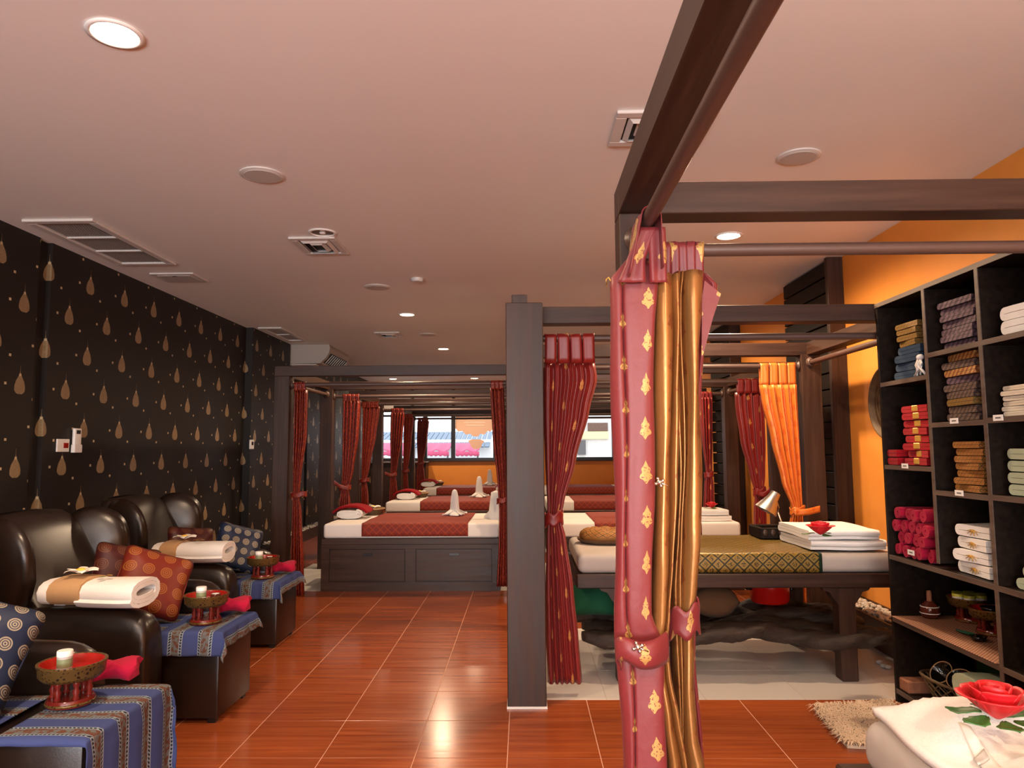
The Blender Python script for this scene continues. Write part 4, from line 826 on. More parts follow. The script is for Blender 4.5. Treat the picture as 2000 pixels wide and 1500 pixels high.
# ---------------------------------------------------------------- flowers
def frangipani(loc, s, label, rz=0.0, parent=None):
    t_ = thing('frangipani_flower', label, 'flower', loc, rz)
    for k in range(5):
        a = 2*PI*k/5; b = MB()
        def fn(u, v):
            r = v*s; wv = s*0.36*math.sin(min(1, v*1.05)*PI*0.86+0.18)*(u-0.5)*2
            z = 0.06*s+0.22*s*math.sin(v*PI*0.75)+0.12*s*(u-0.5)
            return (r*math.cos(a)-wv*math.sin(a), r*math.sin(a)+wv*math.cos(a), z)
        b.grid(fn, 6, 8); b.obj('petal', 'petal_white', t_, True, solid=0.002)
    MB().sphere((0, 0, 0.16*s+0.006), (s*0.30, s*0.30, s*0.14), 10, 6).obj('flower_centre', 'petal_yellow', t_, True)
    return t_
def rose(loc, s, label, rz=0.0, leaves=4):
    t_ = thing('fabric_rose', label, 'flower', loc, rz)
    spec = [(3, 0.14, 0.86, 0.0, 0.2), (3, 0.26, 0.90, 0.12, 1.0), (4, 0.42, 0.88, 0.35, 0.3), (5, 0.58, 0.78, 0.75, 0.8)]
    for n, rb, hh, lean, ph in spec:
        for k in range(n):
            a = 2*PI*k/n+ph
            def fn(u, v):
                aa = a+(u-0.5)*2*(0.9*2*PI/n*0.62+0.12); e = math.sqrt(max(0.0, 1-((u-0.5)*2)**4*0.55))
                vv = v*e; r = s*(0.06+rb*math.sin(min(1.0, vv*1.4)*PI/2)+0.42*lean*vv**4)
                return (r*math.cos(aa), r*math.sin(aa), s*(0.04+hh*(vv-0.30*lean*vv**4)))
            MB().grid(fn, 8, 8).obj('petal', 'rose_red', t_, True, solid=0.0025)
    for k in range(leaves):
        a = 2*PI*k/leaves+0.5
        def fn(u, v):
            r = s*(0.35+0.85*v); wv = s*0.30*math.sin(PI*min(1, v*0.96+0.04))*(u-0.5)*2*(1+0.12*math.sin(v*24))
            return (r*math.cos(a)-wv*math.sin(a), r*math.sin(a)+wv*math.cos(a), s*(0.06+0.05*math.sin(v*5+k)+0.05*abs(u-0.5)))
        MB().grid(fn, 6, 12).obj('leaf', 'leaf_green', t_, True, solid=0.002)
    return t_
# ================================================================== ARMCHAIRS
def armchair(label, loc):
    t_ = thing('leather_armchair', label, 'armchair', loc)
    MB().box(-0.50, 0.30, -0.34, 0.34, 0.0, 0.30, 0.03, seg=2).obj('base', 'leather', t_, True, auto=50)
    MB().box(-0.42, 0.34, -0.285, 0.285, 0.28, 0.435, 0.055, seg=4).obj('seat_cushion', 'leather', t_, True)
    for s in (-1, 1):
        def fn(u, v):
            # arm: rounded section swept along X, front rolls down to floor
            x = lerp(-0.46, 0.43, v); a = u*2*PI
            c_, s_ = math.cos(a), math.sin(a); p = 3.2
            hy = 0.098; top = 0.615-0.05*max(0, -x)**1.5+0.012*math.sin((x+0.46)*3.5)
            e = 1.0
            if v > 0.82: q = (v-0.82)/0.18; e = math.sqrt(max(0.0, 1-q*q*0.98)); x = lerp(-0.46, 0.43, 0.82)+0.1602*math.sin(q*PI/2)
            zc, hz = top/2, top/2
            y = s*0.385+hy*abs(c_)**(2/p)*(1 if c_ > 0 else -1)*(0.75+0.25*e)
            z = zc+hz*abs(s_)**(2/p)*(1 if s_ > 0 else -1)
            z = z if z < top*0.6 else top*0.6+(z-top*0.6)*(0.25+0.75*e)
            return (x, y, max(z, 0.003))
        b = MB().grid(fn, 32, 26, cu=True)
        W_ = 32; b.add([b.v[26*W_+i] for i in range(W_)], [tuple(range(W_))]); b.add([b.v[i] for i in range(W_)], [tuple(range(W_-1, -1, -1))])
        b.obj('armrest', 'leather', t_, True)
        # wing: padded lobe rising from arm to top of back
        out = smooth_cs([(0.20, -0.06), (0.195, 0.10), (0.14, 0.21), (0.03, 0.265), (-0.10, 0.25), (-0.17, 0.15), (-0.17, 0.0), (-0.14, -0.16), (-0.08, -0.28), (0.04, -0.31), (0.13, -0.22), (0.20, -0.06)], 4)[:-1]
        b = inflate(out, 0.12, 7, 0.5); b.xf(Matrix.Translation((-0.355, s*0.375, 0.80)) @ Matrix.Rotation(s*0.30, 4, 'Z') @ Matrix.Rotation(-s*0.10, 4, 'X'))
        b.obj('wing', 'leather', t_, True)
    def bk(u, v):
        # closed section around a reclined slab
        a = u*2*PI; c_, s_ = math.cos(a), math.sin(a); p = 3.5
        h = lerp(0.30, 1.075, v); q = max(0, (v-0.86)/0.14); e = math.sqrt(max(0.0, 1-q*q*0.97))
        xc = -0.20-0.33*((h-0.30)/0.775)**1.15+0.03*math.sin((h-0.3)*4.5); 
        y = 0.355*abs(c_)**(2/p)*(1 if c_ > 0 else -1)*(0.90+0.10*e); x = xc+0.085*abs(s_)**(2/p)*(1 if s_ > 0 else -1)*(0.35+0.65*e)
        return (x, y, h-0.02*(y/0.3)**2*q)
    b = MB().grid(bk, 36, 22, cu=True); b.add([b.v[22*36+i] for i in range(36)], [tuple(range(36))]); b.obj('backrest', 'leather', t_, True)
    return t_
chairs = [(-2.19, 2.62), (-2.27, 4.02), (-2.44, 5.42)]
ch = armchair('brown leather wing armchair holding the navy ringed cushion', (*chairs[0], 0))
dup(ch, (*chairs[1], 0), label='brown leather wing armchair holding the rust red cushions')
dup(ch, (*chairs[2], 0), label='brown leather wing armchair next to the red curtain post')
for (cx, cy), lb in zip(chairs, ('batik seat cloth on the armchair with navy cushion', 'batik seat cloth under the rust red cushion', 'batik seat cloth on the armchair nearest the curtains')):
    t_ = thing('seat_cloth', lb, 'cloth', (cx+0.07, cy, 0)); drape(0.12, 0.262, 0.265, 0.265, 0.275, 0.30, 0.437, 5, 28, along='x').obj('sheet', 'batik', t_, True, solid=0.003)
foot = [((-1.75, -1.45), (2.42, 2.95)), ((-1.90, -1.585), (3.80, 4.245)), ((-2.07, -1.765), (5.20, 5.645))]
lbs = ('dark footrest under the cloth with navy cushion chair tray', 'dark footrest in front of the rust cushion armchair', 'dark footrest in front of the farthest armchair')
lbc = ('blue and brown striped batik cloth hanging low over footrest', 'striped batik cloth with corner hanging over second footrest', 'shaded striped batik cloth on the footrest by curtains')
FZ = 0.46
for k, ((x0, x1), (y0, y1)) in enumerate(foot):
    t_ = thing('footrest', lbs[k], 'footrest', ((x0+x1)/2, (y0+y1)/2, 0)); a, c = (x1-x0)/2, (y1-y0)/2
    MB().box(-a, a, -c, c, 0.025, FZ, 0.015, seg=2).obj('body', 'leather', t_, True, auto=40)
    for sx in (-1, 1):
        for sy in (-1, 1): MB().box(sx*(a-0.04)-0.02, sx*(a-0.04)+0.02, sy*(c-0.04)-0.02, sy*(c-0.04)+0.02, 0, 0.03).obj('leg', 'black_metal', t_)
    t_ = thing('batik_cloth', lbc[k], 'cloth', ((x0+x1)/2, (y0+y1)/2, 0))
    if k == 0: drape(a-0.005, a+0.36, c+0.03, c+0.10, a, c, FZ, 1, 60, along='x', flare=0.06).obj('sheet', 'batik', t_, True, solid=0.003)
    else: drape(a-0.002, a+0.10, c+0.13, c+0.05, a, c, FZ, k, 56, along='y', flare=0.30, wave=0.012).obj('sheet', 'batik', t_, True, solid=0.003)
FT = FZ+0.012
# towels on the near arms, with tan band and frangipani
def banded_towel(label, loc, rz, L=0.50, w=0.27, h=0.115, tan=0.35):
    t_ = thing('bath_towel', label, 'towel', loc, rz)
    b = rolled(L*(1-tan), w, h, 2.4, 0.020, 3); b.xf(Matrix.Translation((L*(tan-0.5), 0, 0))); b.obj('terry_body', 'white_terry', t_, True, auto=60)
    b = rolled(L*tan*0.86, w+0.006, h+0.004, 1.2, 0.018, 4); b.xf(Matrix.Translation((-L*0.40, 0, -0.001))); b.obj('tan_band', 'tan_cloth', t_, True, auto=60)
    b = rolled(L*0.12, w*0.96, h*0.96, 2.2, 0.020, 5); b.xf(Matrix.Translation((-L*0.52, 0, 0))); b.obj('terry_end', 'white_terry', t_, True, auto=60)
    for k, (x_, y_, a) in enumerate(((0.02, -0.03, 0.3), (0.06, -0.02, -0.5), (0.045, -0.055, 1.2))):
        o = MB().grid(lambda u, v: (x_+(v-0.5)*0.05*math.cos(a)-(u-0.5)*0.022*math.sin(v*PI)*math.sin(a), y_+(v-0.5)*0.05*math.sin(a)+(u-0.5)*0.022*math.sin(v*PI)*math.cos(a), h+0.0035-0.10*y_*y_*8), 3, 5).obj('embroidered_leaf', 'gold_thread' if k != 2 else 'leaf_green', t_)
    return t_
ax, ay = chairs[1]
banded_towel('white towel with tan band on the rust cushion armchair arm', (ax+0.15, ay-0.395, 0.630), -0.06, 0.48, 0.28, 0.155, 0.40)
frangipani((ax+0.05, ay-0.40, 0.792), 0.078, 'white frangipani flower on the towel beside rust cushions', 0.4)
ax, ay = chairs[2]
banded_towel('white towel with tan band on the farthest armchair arm', (ax+0.15, ay-0.395, 0.630), 0.03, 0.48, 0.28, 0.155, 0.28)
frangipani((ax+0.08, ay-0.40, 0.792), 0.078, 'white frangipani flower on the farthest armchair towel', 0.1)
# cushions on the seats
def put_cushion(label, loc, rot, w, h, th, mat):
    t_ = thing('square_cushion', label, 'cushion', loc); o = cushion(w, h, th, mat).obj('cover', mat, t_, True); o.rotation_euler = rot
    pts = [(x*1.0, 0, z*1.0) for x, z in [(q[0]*0.985, q[1]*0.985) for q in superell(w/2*0.955, h/2*0.955, 12, 40)]]
    p = MB().tube(pts, 0.005, 6, closed=True).obj('piping', mat, o, True); return t_
ax, ay = chairs[1]
put_cushion('rust red silk cushion with gold rings leaning in armchair', (ax+0.17, ay+0.07, 0.662), (-0.55, 0.35, 0.55), 0.38, 0.38, 0.13, 'rust_ring_silk')
put_cushion('dark wine cushion behind the rust red cushion', (ax-0.02, ay+0.13, 0.685), (-0.30, 0.25, 0.75), 0.36, 0.36, 0.12, 'wine_ring_silk')
ax, ay = chairs[2]
put_cushion('brown wine cushion in the farthest armchair', (ax-0.03, ay-0.07, 0.672), (-0.30, 0.12, 0.80), 0.34, 0.34, 0.11, 'wine_ring_silk')
put_cushion('navy silk cushion with rings in the farthest armchair', (ax+0.25, ay+0.11, 0.662), (-0.45, 0.30, 0.55), 0.34, 0.36, 0.12, 'navy_ring_silk')
ax, ay = chairs[0]
put_cushion('large navy silk cushion with cream rings by the near tray', (ax+0.15, ay+0.02, 0.685), (-0.55, 0.42, 0.60), 0.42, 0.42, 0.14, 'navy_ring_silk')
# ---------------------------------------------------------------- pedestal trays, jars, pink towels
def pedestal_tray(label, loc, r=0.115, hgt=0.15):
    t_ = thing('pedestal_tray', label, 'tray', loc, 0.3); h1 = hgt*0.74
    h0 = hgt*0.58
    MB().lathe([(0.0, h1-0.004), (r*0.80, h1-0.004), (r*0.93, hgt), (r*0.90, hgt), (r*0.80, h1+0.008), (0.0, h1+0.008)], 36).obj('dish', 'bright_lacquer', t_, True, auto=50)
    MB().lathe([(0.0, h0), (r*0.50, h0), (r*0.84, h0+hgt*0.04), (r*0.96, h0+hgt*0.14), (r*0.98, hgt-0.012), (r*1.02, hgt-0.006), (r*1.02, hgt+0.001), (r*0.935, hgt+0.001), (r*0.92, hgt-0.006)], 36).obj('gilt_rim', 'gilt', t_, True, auto=50)
    for k in range(6):
        a = 2*PI*k/6; MB().lathe([(0.008, 0.02), (0.013, 0.028), (0.009, 0.038), (0.013, h0*0.6), (0.008, h0*0.75), (0.013, h0*0.9), (0.011, h0+0.004)], 10, (r*0.52*math.cos(a), r*0.52*math.sin(a), 0)).obj('baluster', 'red_lacquer', t_, True)
    MB().lathe([(0.0, 0.0), (r*0.70, 0.0), (r*0.72, 0.012), (r*0.66, 0.024), (0.0, 0.026)], 32).obj('foot', 'red_lacquer', t_, True, auto=50)
    MB().lathe([(r*0.69, 0.002), (r*0.735, 0.006), (r*0.72, 0.014), (r*0.69, 0.012)], 32).obj('gilt_band', 'gilt', t_, True)
    return t_
def jar(label, loc, r=0.026, h=0.068):
    t_ = thing('cream_jar', label, 'jar', loc); MB().lathe([(0, 0), (r*0.92, 0), (r, 0.004), (r, h*0.66), (r*0.9, h*0.7), (0, h*0.7)], 20).obj('body', 'grey_plastic', t_, True, auto=40)
    MB().lathe([(r*1.006, h*0.12), (r*1.006, h*0.58)], 20).obj('paper_label', 'label_green', t_, True); MB().lathe([(0, h), (r*0.98, h), (r*1.05, h*0.96), (r*1.05, h*0.7), (0, h*0.7)], 20).obj('lid', 'white_plastic', t_, True, auto=40); return t_
def pink_towel(label, loc, rz, L=0.17, w=0.13, h=0.085):
    t_ = thing('face_towel', label, 'towel', loc, rz); b = rolled(L, w, h, 1.8, 0.022, 8, 0.006)
    b.v = [(x_+0.008*math.sin(y_*70+z_*50), y_+0.010*math.sin(x_*48+z_*60+1), max(0.001, z_+0.011*math.sin(x_*43+y_*57)*min(1, z_/0.03))) for x_, y_, z_ in b.v]; b.xf(Matrix.Translation((-L/2, 0, 0))); b.obj('terry_roll', 'pink_terry', t_, True, auto=60); return t_
p0 = PZ(138, 1372, FT); p1 = PZ(402, 1215, FT); p2 = PZ(513, 1128, FT)
for p, jx, lb, lj, lp, tr in ((p0, PZ(123, 1318, FT+0.10), 'red lacquer pedestal tray on the nearest footrest cloth', 'white lidded jar in the nearest lacquer tray', 'rolled pink face towel behind the nearest lacquer tray', PZ(222, 1332, FT)), (p1, PZ(376, 1185, FT+0.10), 'red lacquer pedestal tray on the second footrest', 'white lidded jar in the second footrest tray', 'rolled pink face towel on the second footrest', PZ(455, 1198, FT)), (p2, PZ(503, 1102, FT+0.10), 'red lacquer pedestal tray on the farthest footrest', 'white lidded jar in the farthest footrest tray', 'rolled pink face towel on the farthest footrest', PZ(552, 1120, FT))):
    pedestal_tray(lb, (p.x, p.y, FT)); jar(lj, (p.x+(-0.03 if p is not p2 else -0.03), p.y+0.0, FT+0.121)); pink_towel(lp, (tr.x, max(tr.y, p.y+0.10), FT), 0.15)
for p, lb1, lb2 in ((p1, 'small dark glazed cup in the second footrest tray', 'small white shell in the second footrest tray'), (p2, 'small dark glazed cup in the farthest footrest tray', None)):
    t_ = thing('small_cup', lb1, 'cup', (p.x+0.045, p.y+0.01, FT+0.121)); MB().lathe([(0, 0), (0.016, 0), (0.026, 0.02), (0.024, 0.03), (0.020, 0.03), (0.012, 0.008), (0, 0.006)], 16).obj('bowl', 'glazed_brown', t_, True)
    MB().lathe([(0.0, 0.031), (0.020, 0.030), (0.021, 0.027)], 14).obj('cotton_pad', 'white_plastic', t_, True)
    if lb2: t_ = thing('shell', lb2, 'shell', (p.x+0.005, p.y-0.04, FT+0.121)); inflate(superell(0.026, 0.016, 2, 20), 0.02, 4).xf(Matrix.Translation((0, 0, 0.009)) @ Matrix.Rotation(1.3, 4, 'X')).obj('shell_body', 'petal_white', t_, True)
# teal cup edge on the near left seat
t_ = thing('folded_hand_towel', 'white rolled towel at the edge of the navy cushion chair', 'towel', (chairs[0][0]+0.15, chairs[0][1]-0.22, 0.452)); rolled(0.22, 0.10, 0.07, 2.2, 0.015, 2).obj('terry_roll', 'white_terry', t_, True, auto=60)
# ================================================================== BEDS
def bed(label, x0, x1, y0, y1, group=None):
    t_ = thing('massage_bed', label, 'bed', (x0, y0, 0)); L, W = x1-x0, y1-y0; ZB = 0.515
    MB().box(0, L, 0.02, W, 0.0, ZB-0.06, 0.003).obj('base', 'woodx', t_); MB().box(0, L, 0.0, W, ZB-0.06, ZB, 0.004).obj('top_rail', 'woodx', t_)
    b = MB(); b.box(0, 0.08, 0.0, 0.0195, 0, ZB-0.0605); b.box(L-0.08, L, 0, 0.0195, 0, ZB-0.0605); b.box(L/2-0.05, L/2+0.05, 0, 0.0195, 0.0905, ZB-0.1005); b.box(0.0805, L-0.0805, 0, 0.0195, 0, 0.09); b.box(0.0805, L-0.0805, 0.0, 0.0195, ZB-0.10, ZB-0.0605); b.obj('front_frame', 'woodx', t_)
    for (a, c) in ((0.088, L/2-0.058), (L/2+0.058, L-0.088)):
        d = MB().box(a, c, 0.008, 0.022, 0.098, ZB-0.108, 0.002).obj('drawer', 'woodx', t_)
        MB().box((a+c)/2-0.05, (a+c)/2+0.05, 0.003, 0.009, ZB-0.17, ZB-0.145, 0.002).obj('finger_pull', 'black_metal', d)
    MB().box(0.012, L-0.012, 0.012, W-0.012, ZB, ZB+0.145, 0.03, seg=4).obj('mattress', 'white_sheet', t_, True, auto=60)
    return t_
ZM = 0.66
def runner(label, x0, x1, y0, y1, zt, mat, hang=0.13, gap=0.004):
    t_ = thing('bed_runner', label, 'bed runner', ((x0+x1)/2, (y0+y1)/2, 0)); a, c = (x1-x0)/2, (y1-y0)/2
    drape(a, a, c+hang, c+hang, a+1, c-0.012, zt, 3, 40, gap, 'x', 0.002, 0.0).obj('sheet', mat, t_, True, solid=0.003); return t_
def swan_towel(label, loc, s=1.0, rz=0.0):
    t_ = thing('towel_figure', label, 'towel', loc, rz)
    prof = [(0.115, 0.0), (0.12, 0.018), (0.085, 0.035), (0.065, 0.06), (0.060, 0.10), (0.056, 0.16), (0.050, 0.22), (0.042, 0.27), (0.034, 0.305), (0.022, 0.325), (0.0, 0.332)]
    prof = [(r*s, z*s) for r, z in prof]
    MB().lathe(prof, 36, wob=lambda a, v: 1+(0.30*math.sin(3*a+0.7)+0.12*math.sin(7*a))*max(0, 1-v*6)+0.06*math.sin(2*a)*(1-v)).obj('body', 'white_terry', t_, True, sub=1)
    for k, (a, l) in enumerate(((0.3, 0.15), (3.6, 0.17), (5.0, 0.12))):
        MB().grid(lambda u, v: ((0.05+l*v)*s*math.cos(a)-(u-0.5)*0.07*s*(1-v*0.7)*math.sin(a), (0.05+l*v)*s*math.sin(a)+(u-0.5)*0.07*s*(1-v*0.7)*math.cos(a), s*(0.017+0.05*(1-v)**2+0.006*math.sin(v*5+u*3))), 6, 8).obj('corner_flap', 'white_terry', t_, True, solid=0.010)
    return t_
def pillow_set(x, y, zt, tagname, s=1.0, rz=0.0):
    t_ = thing('folded_towels', 'white folded towel under red cover on %s' % tagname, 'towel', (x, y, zt), rz)
    b = rolled(0.34*s, 0.30*s, 0.115*s, 2.6, 0.02, 6); b.xf(Matrix.Rotation(PI/2, 4, 'Z') @ Matrix.Translation((-0.17*s, 0, 0))); b.obj('white_towel', 'white_terry', t_, True, auto=60)
    def fn(u, v):
        a = lerp(-1.25, 1.25, u); return (math.sin(a)*0.195*s, lerp(-0.12, 0.20, v)*s, (0.02+0.115*math.cos(a*0.95)+0.005*math.sin(v*9))*s)
    MB().grid(fn, 24, 8).obj('red_cover', 'red_cloth', t_, True, solid=0.02*s)
    return t_
def flower_basket(x, y, zt, tagname, s=1.0):
    t_ = thing('flower_basket', 'small woven basket beside the towels on %s' % tagname, 'basket', (x, y, zt))
    MB().lathe([(0.0, 0.0), (0.085*s, 0.0), (0.12*s, 0.06*s), (0.125*s, 0.065*s), (0.11*s, 0.06*s), (0.08*s, 0.012*s), (0.0, 0.012*s)], 24).obj('bowl', 'wicker', t_, True, auto=50)
    MB().tube([(0.122*s*math.cos(a*PI/12), 0.122*s*math.sin(a*PI/12), 0.065*s) for a in range(24)], 0.007*s, 6, closed=True).obj('rim', 'tan_cloth', t_, True)
    frangipani((x, y, zt+0.068*s), 0.080*s, 'white frangipani flower in the basket on %s' % tagname, 0.3)
BY = [(7.26, 8.45), (10.25, 11.45), (13.75, 14.95)]
names = ['the first aisle bed', 'the middle aisle bed', 'the last aisle bed']
for (y0, y1), nm, cols in zip(BY, names, ((628, 706, 914), (750, 820, 971), (824, 852, 969))):
    xl = PY(cols[0], 1040, y0).x; xr = -0.24; ra, rb_ = PY(cols[1], 1030, y0).x, min(PY(cols[2], 1030, y0).x, xr-0.02)
    bed('dark wood massage bed with two drawers, %s beneath red runner' % nm.replace('the ', '') if nm == names[0] else 'dark wood massage bed with red runner, %s' % nm[4:], xl, xr, y0, y1)
    runner('red gold brocade runner across %s' % nm, ra, rb_, y0+0.012, y1-0.012, ZM, 'red_runner')
sw = (PZ(888, 1008, ZM), PZ(936, 972, ZM), PZ(957, 948, ZM))
for p, nm, (y0, y1), s_ in zip(sw, names, BY, (0.85, 0.95, 0.95)):
    swan_towel('white towel folded into upright figure on %s' % nm, (p.x, min(max(p.y, y0+0.2), y1-0.2), ZM+0.014), s_, 0.4)
for p, nm, (y0, y1) in zip((PZ(688, 1012, ZM), PZ(795, 975, ZM), PZ(838, 950, ZM)), names, BY):
    yy = min(max(p.y, y0+0.27), y1-0.5); pillow_set(p.x, yy, ZM, nm); flower_basket(p.x+0.14, yy+0.40, ZM, nm, 1.1)
t_ = thing('folded_towels', 'tall white towel half behind the brocade curtain on the first aisle bed', 'towel', (PZ(984, 1010, ZM).x-0.08, 7.75, ZM+0.0)); MB().lathe([(0.12, 0), (0.125, 0.03), (0.075, 0.08), (0.06, 0.2), (0.05, 0.28), (0.0, 0.30)], 28, wob=lambda a, v: 1+0.2*math.sin(3*a)*max(0, 1-v*3)).obj('body', 'white_terry', t_, True)
# wall row beds
names2 = ['the wall row bed behind the green table', 'the middle bed of wall row', 'the last bed of wall row']
for (y0, y1), nm in zip(BY, names2):
    bed('dark wood massage bed, %s' % nm[4:], 0.30, 2.17, y0, y1)
    runner('red gold brocade runner across %s' % nm, PY(1162, 1030, BY[0][0]).x, PY(1371, 1030, BY[0][0]).x, y0+0.012, y1-0.012, ZM, 'red_runner')
p = PZ(1398, 1008, ZM); 
for k in range(2):
    t_ = thing('folded_towels', ('white folded towel under another below the small rose' if k == 0 else 'white folded towel topped by small red rose'), 'towel', (PY(1371, 1030, BY[0][0]).x+0.015, 7.55+0.02*k, ZM+0.004+0.056*k)); folded(0.42, 0.31-0.02*k, 0.05, 2, 0.003, k).obj('terry_body', 'white_terry', t_, True, auto=60)
rose((1.95, 7.58, ZM+0.116), 0.07, 'small red fabric rose on folded towels of wall row bed', 0.3, 3)
for nm, (y0, y1) in list(zip(names2, BY))[1:]:
    t_ = thing('folded_towels', 'white folded towel on %s' % nm, 'towel', (PY(1371, 1030, BY[0][0]).x+0.015, y0+0.3, ZM+0.004)); folded(0.42, 0.31, 0.08, 3, 0.003).obj('terry_body', 'white_terry', t_, True, auto=60)
# slim white vase behind the first aisle bed curtains
p = PY(730, 1000, 11.0)
t_ = thing('waste_bin', 'slim pale metal bin in the aisle behind first bed', 'bin', (PY(728, 970, 9.4).x, 9.4, 0)); MB().lathe([(0, 0), (0.085, 0), (0.085, 0.62), (0.0, 0.62)], 24).obj('body', 'brushed_steel', t_, True, auto=40); MB().lathe([(0, 0.66), (0.06, 0.66), (0.092, 0.64), (0.092, 0.615), (0, 0.615)], 24).obj('lid', 'white_plastic', t_, True, auto=40)
# ================================================================== MASSAGE TABLE
TX0, TX1, TY0, TY1 = PY(1126, 1100, 4.45).x, 2.40, 4.44, 5.40
tb = thing('massage_table', 'dark wooden massage table with grey mattress and rough lower boards', 'massage table', (TX0, TY0, 0)); L, W = TX1-TX0, TY1-TY0; ZB = 0.64
b = MB(); b.box(0, L, 0, 0.05, ZB-0.085, ZB, 0.006); b.box(0, L, W-0.05, W, ZB-0.085, ZB, 0.006); b.box(0, 0.05, 0.05, W-0.05, ZB-0.085, ZB, 0.006); b.box(L-0.05, L, 0.05, W-0.05, ZB-0.085, ZB, 0.006); b.box(0.05, L-0.05, 0.05, W-0.05, ZB-0.03, ZB-0.002)
b.obj('table_frame', 'woodx', tb)
lx = (PY(1205, 1300, 4.47).x-TX0, PY(1643, 1300, 4.47).x-TX0)
for x_ in lx:
    for y_ in (0.02, W-0.12): 
        o = MB().box(x_, x_+0.10, y_, y_+0.10, 0, ZB-0.085, 0.006).obj('leg', 'woodz', tb)
        for s in (-1, 1):
            xx = x_+0.05+s*0.05; n_ = 6; pr = [(xx, ZB-0.085), (xx+s*0.10, ZB-0.085), (xx+s*0.085, ZB-0.105), (xx+s*0.05, ZB-0.115), (xx+s*0.03, ZB-0.15), (xx, ZB-0.19)]
            MB().add([(q[0], y_+0.01, q[1]) for q in pr]+[(q[0], y_+0.09, q[1]) for q in pr], [tuple(range(6)), tuple(range(11, 5, -1))]+[(i, (i+1) % 6, 6+(i+1) % 6, 6+i) for i in range(6)]).obj('bracket', 'woodz', o)
rr = random.Random(11)
for k in range(6):      # rough boards of the lower shelf
    y_ = 0.03+k*0.155; a0 = -0.0+rr.uniform(-0.02, 0.10); a1 = L-0.06-rr.uniform(0, 0.1); zc = 0.24+rr.uniform(-0.015, 0.02); ph = rr.uniform(0, 6); wd = 0.075
    def fn(u, v):
        x = lerp(a0, a1, v); a = u*2*PI; r = 1+0.22*math.sin(x*9+ph+a)+0.15*math.sin(x*23+2*a+ph)+0.12*math.sin(x*41+3*a)
        e = min(1.0, 8*v+0.5, 8*(1-v)+0.5)
        return (x, y_+wd/2+0.068*r*e*math.cos(a), zc+0.048*r*e*math.sin(a)+0.025*math.sin(x*5+ph))
    b = MB().grid(fn, 16, 60, cu=True); b.add([b.v[i] for i in range(16)], [tuple(range(16))]); b.add([b.v[60*16+i] for i in range(16)], [tuple(range(16))]); b.obj('rough_board', 'drift', tb, True)
for x_ in (lx[0]+0.02, lx[1]+0.02): MB().box(x_, x_+0.06, 0.12, W-0.12, 0.13, 0.18, 0.005).obj('cross_bar', 'woody', tb)
MB().box(0.01, L-0.01, 0.015, W-0.015, ZB, ZB+0.115, 0.04, seg=5).obj('mattress', 'grey_sheet', tb, True, auto=60)
ZG = ZB+0.115
runner('green and gold diamond brocade runner on massage table', PY(1130, 1100, 4.45).x+0.45, PY(1606, 1100, 4.45).x, TY0+0.015, TY1-0.015, ZG, 'green_gold_runner', 0.115)
# objects lying on it
p = PZ(1180, 1060, ZG); t_ = thing('face_cushion', 'gold and brown ring shaped face cushion on grey sheet', 'cushion', (p.x+0.02, 5.0, ZG))
MB().grid(lambda u, v: ((0.095+0.055*math.cos(v*2*PI)*(1+0.08*math.sin(u*2*PI*9)))*math.cos(u*2*PI)*1.25, (0.095+0.055*math.cos(v*2*PI))*math.sin(u*2*PI), 0.052+0.05*math.sin(v*2*PI)*(1+0.08*math.sin(u*2*PI*9))), 54, 14, lambda u, v: (u*0.6, v*0.3), cu=True, cv=True).obj('cover', 'gold_weave', t_, True)
MB().grid(lambda u, v: ((0.10+0.066*math.cos(v*PI))*math.cos(u*2*PI)*1.25, (0.10+0.066*math.cos(v*PI))*math.sin(u*2*PI), 0.036-0.035*math.sin(v*PI)), 40, 8, cu=True).obj('underside', 'brown_cloth', t_, True)
for k in range(2):
    t_ = thing('bath_towel', ('lower white bath towel of the pair on massage table' if k == 0 else 'upper white bath towel under red rose on massage table'), 'towel', (1.76-0.01*k, 4.765, ZG+0.014+0.064*k), 0.0); b = folded(0.53, 0.46-0.03*k, 0.058, 3, 0.004, k+3); b.xf(Matrix.Translation((0, 0, 0))); b.obj('terry_body', 'white_terry', t_, True, auto=60)
p = PZ(1600, 1046, ZG+0.138); rose((p.x, p.y-0.02, ZG+0.143), 0.085, 'red fabric rose on the white massage table towels', 0.2, 3)
t_ = thing('carved_tray', 'dark carved wooden tray behind the white towels', 'tray', (1.84, 5.215, ZG+0.012)); b = MB(); b.box(-0.17, 0.17, -0.10, 0.10, 0, 0.014); b.obj('bottom', 'wenge', t_)
for (a, c, d, e) in ((-0.20, 0.20, -0.13, -0.10), (-0.20, 0.20, 0.10, 0.13), (-0.20, -0.17, -0.10, 0.10), (0.17, 0.20, -0.10, 0.10)): MB().box(a, c, d, e, 0.0, 0.075, 0.006).obj('side', 'wenge', t_)
for k in range(7): MB().sphere((-0.165+k*0.055, -0.131, 0.04), (0.02, 0.006, 0.024), 8, 6).obj('carving', 'woodx', t_, True)
